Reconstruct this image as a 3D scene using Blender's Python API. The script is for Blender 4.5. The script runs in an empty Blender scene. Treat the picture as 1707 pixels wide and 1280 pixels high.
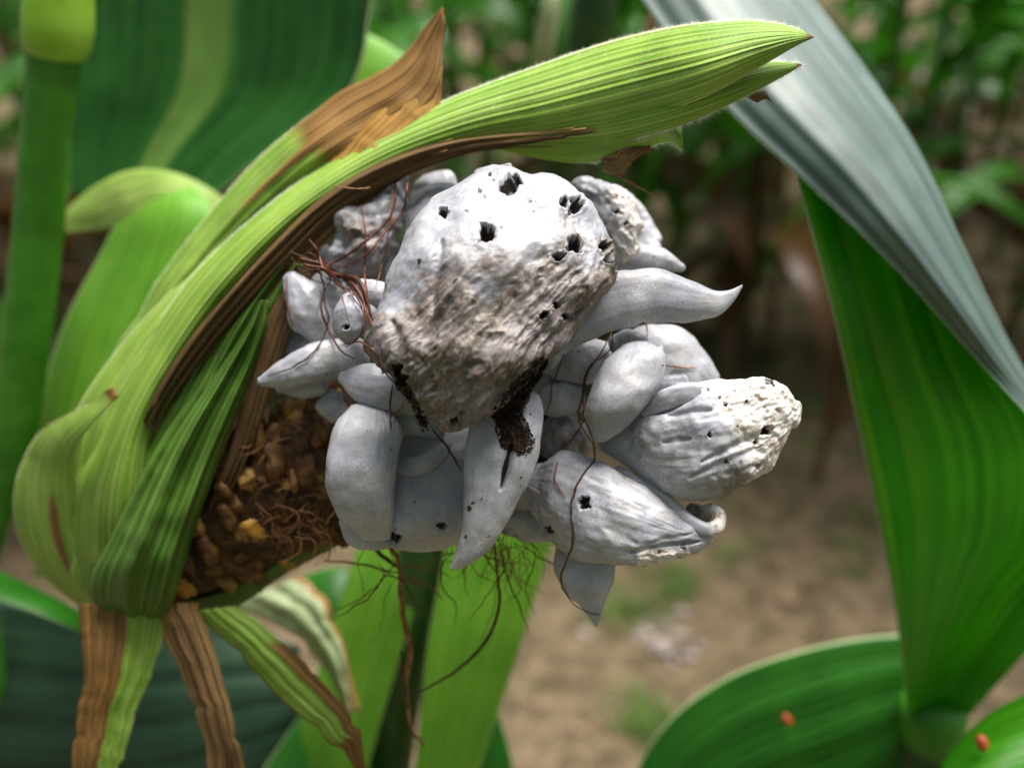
import bpy, math, random
import numpy as np
from mathutils import Vector, Matrix
from mathutils.bvhtree import BVHTree

random.seed(7)
rng = np.random.default_rng(7)
S = bpy.context.scene
COL = S.collection
R = math.radians

# ------------------------------------------------------------------ camera
CAM = np.array([0.0, 0.0, 1.0])
PITCH = R(25)
FOCAL = 35.0
cam_d = bpy.data.cameras.new('camera')
cam = bpy.data.objects.new('camera', cam_d)
COL.objects.link(cam)
cam.location = CAM
cam.rotation_euler = (R(90) - PITCH, 0, 0)
cam_d.lens = FOCAL
cam_d.sensor_width = 36
cam_d.clip_start = 0.01
cam_d.clip_end = 200
cam_d.dof.use_dof = True
cam_d.dof.focus_distance = 0.238
cam_d.dof.aperture_fstop = 6.6
S.camera = cam

# ------------------------------------------------------------------ sky, sun, exposure
SUN_EL, SUN_AZ = R(74), R(55)       # azimuth clockwise from +Y
w = bpy.data.worlds.new('World')
S.world = w
w.use_nodes = True
wn = w.node_tree.nodes
wl = w.node_tree.links
sky = wn.new('ShaderNodeTexSky')
sky.sky_type = 'NISHITA'
sky.sun_disc = False
sky.sun_elevation = SUN_EL
sky.sun_rotation = SUN_AZ
sky.air_density = 1.0
sky.dust_density = 4.0
hs = wn.new('ShaderNodeHueSaturation')
hs.inputs['Saturation'].default_value = 0.5
wl.new(sky.outputs[0], hs.inputs['Color'])
wl.new(hs.outputs[0], wn['Background'].inputs[0])
wn['Background'].inputs[1].default_value = 0.055
sd = bpy.data.lights.new('sun', 'SUN')
sun = bpy.data.objects.new('sun', sd)
COL.objects.link(sun)
sd.energy = 4.8
sd.angle = R(42)
sd.color = (1.0, 0.96, 0.9)
sdir = Vector((math.sin(SUN_AZ) * math.cos(SUN_EL), math.cos(SUN_AZ) * math.cos(SUN_EL), math.sin(SUN_EL)))
sun.rotation_euler = sdir.to_track_quat('Z', 'Y').to_euler()
sun.location = (0, -2, 6)
S.view_settings.view_transform = 'Standard'
S.view_settings.look = 'None'
S.view_settings.exposure = 1.0
S.view_settings.gamma = 1.0
S.cycles.use_denoising = True
S.cycles.max_bounces = 10
S.cycles.transmission_bounces = 8

# ------------------------------------------------------------------ pixel <-> world helpers
FW = np.array([0, math.cos(PITCH), -math.sin(PITCH)])
UP = np.array([0, math.sin(PITCH), math.cos(PITCH)])
RT = np.array([1.0, 0, 0])
PW, PH = 1707.0, 1280.0
K = 36.0 / FOCAL / PW


def P(x, y, d):
    x = np.asarray(x, float)
    y = np.asarray(y, float)
    d = np.asarray(d, float)
    return CAM + (((x - PW / 2) * K * d)[..., None] * RT + ((PH / 2 - y) * K * d)[..., None] * UP + d[..., None] * FW)


def ray(x, y):
    v = (x - PW / 2) * K * RT + (PH / 2 - y) * K * UP + FW
    return v


def proj(p):
    q = p - CAM
    d = q @ FW
    return (q @ RT) / (d * K) + PW / 2, PH / 2 - (q @ UP) / (d * K), d


def ground_pt(x, y):
    v = ray(x, y)
    t = -CAM[2] / v[2]
    return CAM + v * t


# ------------------------------------------------------------------ noise
_perm = rng.permutation(256)
_perm = np.concatenate([_perm, _perm, _perm])
_grad = rng.normal(size=(256, 3))
_grad /= np.linalg.norm(_grad, axis=1)[:, None]


def pn(p):
    p = np.asarray(p, float)
    i = np.floor(p).astype(int)
    f = p - i
    i &= 255
    u = f * f * f * (f * (f * 6 - 15) + 10)
    res = 0
    for dx in (0, 1):
        wx = u[..., 0] if dx else 1 - u[..., 0]
        for dy in (0, 1):
            wy = u[..., 1] if dy else 1 - u[..., 1]
            for dz in (0, 1):
                wz = u[..., 2] if dz else 1 - u[..., 2]
                h = _perm[_perm[_perm[(i[..., 0] + dx) & 255] + ((i[..., 1] + dy) & 255)] + ((i[..., 2] + dz) & 255)]
                g = _grad[h]
                dd = f - np.array([dx, dy, dz])
                res = res + wx * wy * wz * (g * dd).sum(-1)
    return res * 1.6


def fbm(p, o=4, g=0.5):
    s = 0
    a = 1
    for k in range(o):
        s = s + a * pn(p * 2 ** k + 17.3 * k)
        a *= g
    return s


def ridged(p, o=3):
    s = 0
    a = 1
    for k in range(o):
        s = s + a * (1 - 2 * np.abs(pn(p * 2 ** k + 31.7 * k)))
        a *= 0.5
    return s


def sstep(a, b, x):
    t = np.clip((x - a) / (b - a), 0, 1)
    return t * t * (3 - 2 * t)


# ------------------------------------------------------------------ objects
def tag(o, label=None, cat=None, group=None, kind=None):
    if label: o['label'] = label
    if cat: o['category'] = cat
    if group: o['group'] = group
    if kind: o['kind'] = kind
    return o


def empty(name, loc):
    o = bpy.data.objects.new(name, None)
    o.empty_display_size = 0.02
    COL.objects.link(o)
    o.location = loc
    return o


def mesh_obj(name, verts, faces, mat, parent=None, smooth=True, uv=None, attrs=None, label=None, rootloc=None):
    """verts in world space; stored relative to the root thing's location"""
    verts = np.asarray(verts, float)
    off = np.zeros(3)
    if parent is not None:
        r = parent
        while r is not None:
            off = off + np.array(r.location)
            r = r.parent
    if rootloc is not None and parent is None:
        off = np.array(rootloc)
    me = bpy.data.meshes.new(name)
    me.from_pydata((verts - off).tolist(), [], [list(map(int, f)) for f in faces])
    if smooth:
        me.polygons.foreach_set('use_smooth', [True] * len(me.polygons))
    if uv is not None:
        l = me.uv_layers.new(name='UVMap')
        idx = np.empty(len(me.loops), int)
        me.loops.foreach_get('vertex_index', idx)
        l.data.foreach_set('uv', np.asarray(uv)[idx].ravel())
    for k, v in (attrs or {}).items():
        a = me.attributes.new(k, 'FLOAT', 'POINT')
        a.data.foreach_set('value', np.asarray(v, float))
    me.materials.append(mat)
    me.update()
    o = bpy.data.objects.new(name, me)
    COL.objects.link(o)
    if parent is not None:
        o.parent = parent
    elif rootloc is not None:
        o.location = rootloc
    if label: o['label'] = label
    return o


def hermite(pts, n, ts=None):
    """smooth curve through rows of pts (m,k) -> (n,k)"""
    pts = np.asarray(pts, float)
    m = len(pts)
    key = pts[:, :min(pts.shape[1], 6)].copy()
    seg = np.linalg.norm(np.diff(pts[:, :2], axis=0), axis=1) + 1e-6
    if pts.shape[1] >= 4:
        seg = np.maximum(seg, np.linalg.norm(np.diff(pts[:, 2:4], axis=0), axis=1) * .7)
    s = np.concatenate([[0], np.cumsum(seg)])
    s /= s[-1]
    T = np.zeros_like(pts)
    T[0] = (pts[1] - pts[0]) / (s[1] - s[0])
    T[-1] = (pts[-1] - pts[-2]) / (s[-1] - s[-2])
    for i in range(1, m - 1):
        a = (pts[i] - pts[i - 1]) / (s[i] - s[i - 1])
        b = (pts[i + 1] - pts[i]) / (s[i + 1] - s[i])
        h0, h1 = s[i] - s[i - 1], s[i + 1] - s[i]
        T[i] = (a * h1 + b * h0) / (h0 + h1)
    t = np.linspace(0, 1, n) if ts is None else ts
    k = np.clip(np.searchsorted(s, t, side='right') - 1, 0, m - 2)
    h = (s[k + 1] - s[k])[:, None]
    x = ((t - s[k])[:, None]) / h
    h00 = 2 * x ** 3 - 3 * x ** 2 + 1
    h10 = x ** 3 - 2 * x ** 2 + x
    h01 = -2 * x ** 3 + 3 * x ** 2
    h11 = x ** 3 - x ** 2
    return h00 * pts[k] + h10 * h * T[k] + h01 * pts[k + 1] + h11 * h * T[k + 1]


def grid_faces(nv, nu, wrap=False):
    f = []
    for j in range(nv - 1):
        b = j * nu
        for i in range(nu if wrap else nu - 1):
            i2 = (i + 1) % nu
            f.append((b + i, b + i2, b + nu + i2, b + nu + i))
    return f


def tube(pts, rad, n=8):
    """pts (m,3), rad scalar/array -> verts, faces"""
    pts = np.asarray(pts, float)
    m = len(pts)
    rad = np.broadcast_to(np.asarray(rad, float), (m,))
    tg = np.gradient(pts, axis=0)
    tg /= np.linalg.norm(tg, axis=1)[:, None] + 1e-12
    a = np.array([0.3, 0.9, 0.2])
    n1 = np.cross(tg, a)
    n1 /= np.linalg.norm(n1, axis=1)[:, None] + 1e-12
    n2 = np.cross(tg, n1)
    th = np.linspace(0, 2 * np.pi, n, endpoint=False)
    V = pts[:, None] + rad[:, None, None] * (np.cos(th)[None, :, None] * n1[:, None] + np.sin(th)[None, :, None] * n2[:, None])
    V = V.reshape(-1, 3)
    F = grid_faces(m, n, True)
    c0, c1 = len(V), len(V) + 1
    V = np.vstack([V, pts[0], pts[-1]])
    for i in range(n):
        F.append((c0, (i + 1) % n, i))
        F.append((c1, (m - 1) * n + i, (m - 1) * n + (i + 1) % n))
    return V, F


# ------------------------------------------------------------------ material helpers
def new_mat(name):
    m = bpy.data.materials.new(name)
    m.use_nodes = True
    nt = m.node_tree
    return m, nt, nt.nodes['Principled BSDF'], nt.nodes['Material Output']


class NB:
    def __init__(s, nt): s.nt = nt
    def n(s, t, **kw):
        q = s.nt.nodes.new(t)
        for k, v in kw.items(): setattr(q, k, v)
        return q
    def l(s, a, b): s.nt.links.new(a, b)
    def attr(s, name): return s.n('ShaderNodeAttribute', attribute_name=name).outputs['Fac']
    def val(s, x, sock):
        if isinstance(x, (int, float)): sock.default_value = x
        elif isinstance(x, (tuple, list)): sock.default_value = tuple(x) + ((1,) if len(x) == 3 and sock.type == 'RGBA' else ())
        else: s.l(x, sock)
    def math(s, op, a, b=0.0, clamp=False):
        q = s.n('ShaderNodeMath', operation=op)
        q.use_clamp = clamp
        s.val(a, q.inputs[0]); s.val(b, q.inputs[1])
        return q.outputs[0]
    def mix(s, f, a, b, blend='MIX'):
        q = s.n('ShaderNodeMix', data_type='RGBA', blend_type=blend)
        s.val(f, q.inputs[0]); s.val(a, q.inputs[6]); s.val(b, q.inputs[7])
        return q.outputs[2]
    def ramp(s, x, a, b, lo=0.0, hi=1.0):
        q = s.n('ShaderNodeMapRange')
        q.clamp = True
        q.interpolation_type = 'SMOOTHSTEP'
        s.val(x, q.inputs[0])
        q.inputs[1].default_value = a; q.inputs[2].default_value = b
        q.inputs[3].default_value = lo; q.inputs[4].default_value = hi
        return q.outputs[0]
    def noise(s, vec, scale, detail=3, rough=.55, dist=0.0):
        q = s.n('ShaderNodeTexNoise')
        if vec is not None: s.l(vec, q.inputs['Vector'])
        q.inputs['Scale'].default_value = scale
        q.inputs['Detail'].default_value = detail
        q.inputs['Roughness'].default_value = rough
        q.inputs['Distortion'].default_value = dist
        return q.outputs[0]
    def mapping(s, vec, scale=(1, 1, 1), loc=(0, 0, 0)):
        q = s.n('ShaderNodeMapping')
        s.l(vec, q.inputs[0])
        q.inputs['Scale'].default_value = scale
        q.inputs['Location'].default_value = loc
        return q.outputs[0]
    def bump(s, h, strength, dist, normal=None):
        q = s.n('ShaderNodeBump')
        q.inputs['Strength'].default_value = strength
        q.inputs['Distance'].default_value = dist
        s.l(h, q.inputs['Height'])
        if normal is not None: s.l(normal, q.inputs['Normal'])
        return q.outputs[0]


def mat_gall():
    m, nt, bs, out = new_mat('gall_skin')
    b = NB(nt)
    co = b.n('ShaderNodeTexCoord').outputs['Object']
    big = b.noise(co, 90, 4)
    mid = b.noise(co, 420, 5, .6)
    fine = b.noise(co, 2600, 3, .7)
    wth = b.attr('weather')
    silver = b.mix(b.ramp(big, .35, .7), (.29, .295, .34), (.45, .455, .50))
    silver = b.mix(b.ramp(b.noise(co, 160, 3), .45, .65, 0, .55), silver, (.35, .335, .315))
    silver = b.mix(b.ramp(mid, .5, .72, 0, .45), silver, (.30, .30, .33))
    # fine dark pores
    silver = b.mix(b.math('MULTIPLY', b.ramp(fine, .48, .68, 0, .75), b.ramp(b.noise(co, 130, 4), .38, .62, .15, 1)), silver, (.12, .115, .12))
    sp = b.n('ShaderNodeTexVoronoi', feature='F1')
    b.l(co, sp.inputs['Vector']); sp.inputs['Scale'].default_value = 330
    dots = b.math('MULTIPLY', b.ramp(sp.outputs['Distance'], .07, .13, 1, 0), b.ramp(mid, .56, .62))
    silver = b.mix(b.math('MULTIPLY', dots, .85), silver, (.04, .035, .03))
    brown = b.mix(b.ramp(mid, .35, .68), (.038, .027, .019), (.17, .13, .10))
    brown = b.mix(b.ramp(big, .38, .6, 0, .65), brown, (.20, .175, .185))
    brown = b.mix(b.ramp(b.noise(b.mapping(co, (1, 1, .35)), 900, 4, .65), .5, .66, 0, .6), brown, (.32, .275, .24))
    wmix = b.ramp(b.math('ADD', wth, b.math('MULTIPLY', b.math('SUBTRACT', mid, .5), 1.3)), .2, .95)
    col = b.mix(wmix, silver, brown)
    crust = b.attr('crust')
    ccol = b.mix(b.ramp(mid, .32, .5), (.36, .26, .19), (.66, .62, .59))
    ccol = b.mix(b.ramp(fine, .55, .7, 0, .6), ccol, (.12, .07, .05))
    col = b.mix(b.ramp(b.math('ADD', crust, b.math('MULTIPLY', b.math('SUBTRACT', mid, .5), .8)), .35, .7), col, ccol)
    dark = b.attr('spore')
    col = b.mix(b.ramp(b.math('ADD', dark, b.math('MULTIPLY', b.math('SUBTRACT', mid, .5), .5)), .3, .55), col,
                b.mix(b.ramp(fine, .4, .7), (.010, .007, .006), (.05, .032, .022)))
    b.l(col, bs.inputs['Base Color'])
    b.l(b.ramp(wth, 0, 1, .40, .50), bs.inputs['Roughness'])
    bs.inputs['Specular IOR Level'].default_value = .55
    bs.inputs['Subsurface Weight'].default_value = .18
    bs.inputs['Subsurface Radius'].default_value = (1.0, .8, .7)
    bs.inputs['Subsurface Scale'].default_value = .0012
    n1 = b.bump(fine, .55, .00016)
    n2 = b.bump(mid, .25, .0006, n1)
    b.l(n2, bs.inputs['Normal'])
    return m


def mat_leaf(name, c_lo, c_hi, vein, dry_lo=(.10, .045, .015), dry_hi=(.42, .24, .08), freq=26, length=1.6, rough=.45,
             trans=.3, trans_col=None, spec=.45, edge=(.45, .5, .25), edge_w=.0, veinstr=.6, bumpd=.0003, bumps=.5, sheen=0.0,
             coat=0.0, coat_r=.35, midrib=None, blot=.35):
    m, nt, bs, out = new_mat(name)
    b = NB(nt)
    tc = b.n('ShaderNodeTexCoord')
    uv = tc.outputs['UV']
    ob = tc.outputs['Object']
    fib = b.noise(b.mapping(uv, (freq, length, 1)), 1.0, 4, .6)
    fib2 = b.noise(b.mapping(uv, (freq * 3.2, length * 1.7, 1), (3, 5, 0)), 1.0, 3, .6)
    # regular veins
    sx = b.n('ShaderNodeSeparateXYZ'); b.l(uv, sx.inputs[0])
    u = sx.outputs[0]
    warp = b.math('MULTIPLY', b.math('SUBTRACT', b.noise(b.mapping(uv, (3, 2, 1)), 1.0, 2), .5), 2.2)
    wv = b.math('SINE', b.math('ADD', b.math('MULTIPLY', u, 2 * math.pi * freq), warp))
    wv01 = b.math('ADD', b.math('MULTIPLY', wv, .5), .5)
    col = b.mix(b.ramp(b.noise(ob, 45, 3), .35, .65), c_lo, c_hi)
    col = b.mix(b.math('MULTIPLY', b.ramp(wv01, .45, .95), veinstr), col, vein)
    col = b.mix(b.ramp(fib, .42, .7, 0, .55), col, vein)
    col = b.mix(b.ramp(fib2, .35, .62, blot, 0), col, tuple(x * .42 for x in c_lo))
    col = b.mix(b.ramp(b.noise(ob, 480, 4, .65), .66, .74, 0, .5), col, tuple(x * .5 for x in dry_hi))
    if midrib is not None:
        mu, mw, mc = midrib
        dm = b.math('ABSOLUTE', b.math('SUBTRACT', u, mu))
        col = b.mix(b.ramp(dm, mw * .5, mw, .9, 0), col, mc)
    if edge_w > 0:
        de = b.math('MINIMUM', u, b.math('SUBTRACT', 1.0, u))
        col = b.mix(b.ramp(de, edge_w * .4, edge_w, .9, 0), col, edge)
    dry = b.attr('dry')
    dcol = b.mix(b.ramp(fib, .3, .68), dry_lo, dry_hi)
    dcol = b.mix(b.ramp(fib2, .4, .65, 0, .7), dcol, tuple(x * .35 for x in dry_hi))
    df = b.ramp(b.math('ADD', dry, b.math('MULTIPLY', b.math('SUBTRACT', fib, .5), .9)), .32, .68)
    col = b.mix(df, col, dcol)
    b.l(col, bs.inputs['Base Color'])
    bs.inputs['Roughness'].default_value = rough
    bs.inputs['Specular IOR Level'].default_value = spec
    bs.inputs['Sheen Weight'].default_value = sheen
    bs.inputs['Coat Weight'].default_value = coat
    bs.inputs['Coat Roughness'].default_value = coat_r
    hgt = b.math('ADD', b.math('MULTIPLY', wv01, .6), fib)
    nrm = b.bump(hgt, bumps, bumpd)
    nrm = b.bump(b.noise(ob, 900, 3), .15, .0004, nrm)
    b.l(nrm, bs.inputs['Normal'])
    if trans > 0:
        tr = b.n('ShaderNodeBsdfTranslucent')
        tcol = trans_col or tuple(min(1, x * 1.6) for x in c_hi)
        tm = b.mix(b.ramp(fib2, .38, .62, .45, 0), tcol, tuple(x * .55 for x in tcol))
        tm = b.mix(b.math('MULTIPLY', b.ramp(wv01, .6, .97), min(1, veinstr * 1.4)), tm, (min(1, tcol[0] * 1.6 + .16), min(1, tcol[1] * 1.35), min(1, tcol[2] * 1.5 + .02)))
        tm = b.mix(df, tm, tuple(x * .8 for x in dry_hi))
        b.l(tm, tr.inputs['Color'])
        mx = b.n('ShaderNodeMixShader')
        mx.inputs[0].default_value = trans
        b.l(bs.outputs[0], mx.inputs[1]); b.l(tr.outputs[0], mx.inputs[2])
        b.l(mx.outputs[0], out.inputs[0])
    return m


def mat_plain(name, c1, c2, scale=300, rough=.6, spec=.3, bump=.0005, trans=0):
    m, nt, bs, out = new_mat(name)
    b = NB(nt)
    co = b.n('ShaderNodeTexCoord').outputs['Object']
    ns = b.noise(co, scale, 5, .6)
    b.l(b.mix(b.ramp(ns, .35, .68), c1, c2), bs.inputs['Base Color'])
    bs.inputs['Roughness'].default_value = rough
    bs.inputs['Specular IOR Level'].default_value = spec
    b.l(b.bump(ns, .5, bump), bs.inputs['Normal'])
    return m


M = {}
M['gall'] = mat_gall()
M['spore'] = mat_plain('spore_mass', (.008, .005, .004), (.06, .035, .022), 900, .85, .15, .0008)
M['husk'] = mat_leaf('husk_green', (.16, .35, .018), (.29, .49, .045), (.56, .66, .22), freq=15, length=1.2, rough=.55, trans=.22,
                     trans_col=(.35, .6, .05), dry_hi=(.40, .22, .06), edge=(.6, .62, .35), edge_w=.02, spec=.3, bumpd=.00045, bumps=.55, veinstr=.35, blot=.5)
M['husk_shade'] = mat_leaf('husk_green_shaded', (.05, .15, .010), (.10, .23, .02), (.20, .33, .07), freq=10, length=1.0, rough=.5, trans=.2,
                        trans_col=(.2, .4, .04), spec=.35, bumpd=.0008, blot=.7)  # darker copy of the husk green, shade put into the colour
M['husk_dry'] = mat_leaf('husk_dry', (.16, .09, .035), (.30, .17, .06), (.40, .27, .12), dry_lo=(.05, .026, .012),
                         dry_hi=(.36, .21, .09), freq=7, length=1.4, rough=.65, trans=.12, trans_col=(.45, .22, .04), spec=.2, bumpd=.0008, bumps=.9)
M['leaf'] = mat_leaf('maize_leaf', (.010, .07, .004), (.018, .11, .006), (.03, .16, .012), freq=16, length=.7, rough=.36, trans=.32,
                     trans_col=(.03, .42, .004), spec=.32, edge=(.55, .62, .35), edge_w=.012, bumpd=.0003, bumps=.5, blot=.2)
M['leaf_silver'] = mat_leaf('maize_leaf_glaucous', (.035, .19, .006), (.06, .27, .010), (.16, .40, .03), freq=13, length=.6, rough=.36,
                            trans=.58, trans_col=(.2, .92, .006), spec=.5, edge=(.7, .78, .5), edge_w=.009, bumpd=.0003, bumps=.5,
                            coat=.05, blot=.45)
M['leaf_under'] = mat_leaf('maize_leaf_waxy_underside', (.07, .125, .11), (.12, .18, .165), (.03, .065, .052), freq=11, length=.6, rough=.52,
                           trans=.2, trans_col=(.10, .5, .03), spec=.9, edge=(.5, .62, .36), edge_w=.006, bumpd=.0003, bumps=.4, coat=.35, coat_r=.6, blot=.5, veinstr=.75)
M['leaf_dark'] = mat_leaf('dark_maize_leaf', (.008, .026, .012), (.014, .042, .02), (.022, .06, .03), freq=10, length=.5, rough=.42, trans=.12,
                          trans_col=(.03, .2, .02), spec=.45, bumpd=.0003)  # blue-green, darker and less translucent than the other leaves
M['flag'] = mat_leaf('husk_flag', (.30, .16, .03), (.42, .24, .05), (.5, .3, .09), dry_lo=(.12, .055, .012), dry_hi=(.46, .25, .06), freq=9, length=1.4, rough=.6,
                     trans=.35, trans_col=(.6, .32, .05), spec=.2, bumpd=.0005)
M['leaf_rib'] = mat_leaf('maize_leaf_with_midrib', (.010, .065, .006), (.018, .10, .009), (.03, .14, .018), freq=14, length=.5, rough=.36,
                         trans=.3, trans_col=(.03, .36, .004), spec=.4, edge=(.5, .6, .3), edge_w=.008, bumpd=.0003,
                         midrib=(.5, .10, (.13, .25, .045)), blot=.2, bumps=.2, veinstr=.3)
M['sheath'] = mat_leaf('leaf_sheath', (.12, .35, .018), (.19, .45, .03), (.28, .52, .07), freq=12, length=.5, rough=.5, trans=.35,
                       trans_col=(.27, .72, .03), spec=.35, edge=(.55, .6, .35), edge_w=.012, veinstr=.35, bumpd=.0003, blot=.15)
M['collar'] = mat_leaf('leaf_collar', (.20, .34, .04), (.30, .44, .08), (.42, .50, .20), freq=7, length=.8, rough=.5, trans=.3,
                       trans_col=(.6, .75, .2), spec=.3, veinstr=.3)
M['pale'] = mat_leaf('leaf_collar_pale', (.26, .36, .14), (.44, .50, .30), (.52, .54, .40), freq=6, length=.8, rough=.5, trans=.3,
                     trans_col=(.7, .8, .4), spec=.3, veinstr=.3)
M['stalk'] = mat_plain('stalk_green', (.03, .15, .006), (.055, .22, .012), 60, .42, .4, .0004)
M['stalk_dark'] = mat_plain('stalk_dark_green', (.012, .05, .008), (.03, .085, .012), 60, .45, .4, .0004)
M['node'] = mat_plain('stalk_node', (.22, .44, .02), (.30, .52, .05), 60, .45, .4, .0004)
M['cob'] = mat_plain('cob_brown', (.02, .010, .005), (.09, .045, .015), 260, .75, .25, .0015)
M['k_yellow'] = mat_plain('kernel_yellow', (.28, .125, .010), (.50, .26, .035), 250, .5, .4, .0004)
M['k_tan'] = mat_plain('kernel_tan', (.16, .07, .010), (.36, .20, .05), 250, .5, .4, .0006)
M['k_brown'] = mat_plain('kernel_brown', (.05, .02, .005), (.18, .08, .018), 250, .55, .35, .0008)
M['silk'] = mat_plain('silk_dark', (.035, .012, .006), (.12, .045, .02), 500, .5, .3, .0002)
M['silk_red'] = mat_plain('silk_red', (.09, .022, .014), (.19, .06, .03), 500, .5, .3, .0002)
M['silk_tan'] = mat_plain('silk_tan', (.15, .06, .02), (.30, .15, .05), 500, .5, .3, .0002)
M['hair'] = mat_plain('pubescence', (.75, .78, .62), (.85, .86, .75), 100, .6, .2, .0001)
M['red'] = mat_plain('red_brown', (.32, .035, .012), (.5, .10, .03), 400, .35, .5, .0003)


def mat_soil():
    m, nt, bs, out = new_mat('soil')
    b = NB(nt)
    co = b.n('ShaderNodeTexCoord').outputs['Object']
    a = b.noise(co, 3.5, 5, .6)
    c = b.noise(co, 22, 6, .65)
    d = b.noise(co, 120, 4, .6)
    col = b.mix(b.ramp(c, .35, .66), (.085, .064, .036), (.21, .155, .095))
    col = b.mix(b.ramp(d, .55, .72, 0, .7), col, (.32, .245, .17))
    col = b.mix(b.ramp(a, .52, .68, 0, .5), col, (.05, .062, .018))
    b.l(col, bs.inputs['Base Color'])
    bs.inputs['Roughness'].default_value = .9
    bs.inputs['Specular IOR Level'].default_value = .15
    b.l(b.bump(b.math('ADD', c, d), .8, .02), bs.inputs['Normal'])
    return m


M['soil'] = mat_soil()
M['stone'] = mat_plain('stone', (.18, .15, .13), (.36, .31, .28), 60, .8, .2, .003)
M['litter'] = mat_plain('litter', (.13, .08, .05), (.28, .19, .13), 60, .8, .2, .002)
M['grass'] = mat_plain('grass', (.06, .14, .02), (.12, .22, .04), 20, .6, .3, .001)
M['bg_leaf'] = mat_leaf('far_maize_leaf', (.022, .13, .006), (.05, .22, .012), (.08, .28, .022), freq=6, length=.5, rough=.38, trans=.3,
                        trans_col=(.04, .40, .006), spec=.4, midrib=(.5, .06, (.16, .28, .08)), dry_hi=(.19, .10, .04))
M['bg_stalk'] = mat_plain('far_stalk', (.04, .12, .015), (.09, .18, .03), 30, .5, .3, .001)
M['bg_dry'] = mat_plain('far_dry', (.09, .045, .018), (.2, .11, .045), 30, .7, .2, .001)

# ------------------------------------------------------------------ ground
n = 90
ax = np.concatenate([[-60, -20], np.linspace(-3.5, 3.5, n), [20, 60]])
ay = np.concatenate([[-60, -20], np.linspace(-2.0, 7.0, n + 20), [20, 80]])
gx, gy = np.meshgrid(ax, ay)
gv = np.stack([gx, gy, np.zeros_like(gx)], -1).reshape(-1, 3)
inner = sstep(6, 3, np.abs(gv[:, 0])) * sstep(9, 6.5, np.abs(gv[:, 1]))
gv[:, 2] = inner * (.012 * fbm(gv * np.array([4., 4., 1]), 4))
g = mesh_obj('ground', gv, grid_faces(len(ay), len(ax)), M['soil'])
tag(g, 'bare brown soil between the maize rows', None, None, 'structure')


def gz(x, y):
    return float(.012 * fbm(np.array([[x * 4., y * 4., 0.0]]), 4)[0])


# ------------------------------------------------------------------ sheet builder (leaves, husk blades)
SHEETS = {}


def sheet(name, rows, mat, parent, nu=24, nv=60, corr=0.0, ncorr=6, dry=None, wob=0.0, thick=.00035, label=None, key=None, ridge=None, rag=0.0):
    """rows: (Lx,Ly,Ld, Rx,Ry,Rd, bulge_mm) left and right margin of the blade, base to tip"""
    rr = np.asarray(rows, float)
    # reorder for the interpolation key
    rr2 = rr[:, [0, 1, 3, 4, 2, 5, 6]]
    H = hermite(rr2, nv)
    if rag:
        tq = np.linspace(0, 1, nv) * 4.5
        for c0 in (0, 2):
            z_ = np.zeros(nv) + len(SHEETS) * 2.7 + c0
            nz = fbm(np.stack([tq, z_, z_ * 1.7], 1), 3)
            cut = np.maximum(0, pn(np.stack([tq * 2.5, z_ + 5, z_], 1)) - .25) * 2.0
            ux, uy = H[:, 2 - c0] - H[:, c0], H[:, 3 - c0] - H[:, c0 + 1]
            ln = np.hypot(ux, uy) + 1e-6
            amt = np.minimum(rag * (nz * .6 + cut), ln * .35)
            H[:, c0] += ux / ln * amt
            H[:, c0 + 1] += uy / ln * amt
    Lp = P(H[:, 0], H[:, 1], H[:, 4])
    Rp = P(H[:, 2], H[:, 3], H[:, 5])
    bul = H[:, 6] * .001
    u = np.linspace(0, 1, nu)
    V = Lp[:, None] * (1 - u)[None, :, None] + Rp[:, None] * u[None, :, None]
    to = CAM - V
    to /= np.linalg.norm(to, axis=2)[..., None]
    wd = np.linalg.norm(Rp - Lp, axis=1)
    prof = np.sin(np.pi * u)
    prof = prof ** .8
    off = bul[:, None] * prof[None]
    if ridge is not None:
        off = off + ridge * .001 * (np.abs(u - .5)[None] * -2 + 1)
    off = off + corr * np.minimum(1, wd / .01)[:, None] * np.cos(2 * np.pi * u * ncorr)[None] * np.sin(np.pi * np.clip(u * 1.0, 0, 1))[None] ** .5
    vv = np.linspace(0, 1, nv)
    if wob:
        q = V.reshape(-1, 3) * 55
        off = off + wob * (fbm(q + len(SHEETS) * 3.7, 3).reshape(nv, nu)) * np.minimum(1, wd / .01)[:, None]
    V = V + to * off[..., None]
    uu, v2 = np.meshgrid(u, vv)
    d = np.zeros(nv * nu) if dry is None else np.clip(dry(uu, v2), 0, 1.2).ravel()
    o = mesh_obj(name, V.reshape(-1, 3), grid_faces(nv, nu), mat, parent, uv=np.stack([uu.ravel(), v2.ravel()], 1), attrs={'dry': d}, label=label)
    if thick:
        md = o.modifiers.new('thickness', 'SOLIDIFY')
        md.thickness = thick
        md.offset = -1
    SHEETS[key or o.name] = V
    return o


# ------------------------------------------------------------------ THE EAR
ear_loc = P(225, 1030, .306)
ear = empty('corn_ear', ear_loc)
tag(ear, 'ripe corn ear swollen with silvery grey smut galls inside a torn green husk', 'corn ear')
GALLS = []


def spine(pts):
    p = np.asarray(pts, float)
    t = np.gradient(p[:, :2], axis=0)
    t /= np.linalg.norm(t, axis=1)[:, None]
    nx, ny = t[:, 1], -t[:, 0]
    return [(x + a * r, y + b * r, x - a * r, y - b * r, d) for (x, y, r, d), a, b in zip(p, nx, ny)]


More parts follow.
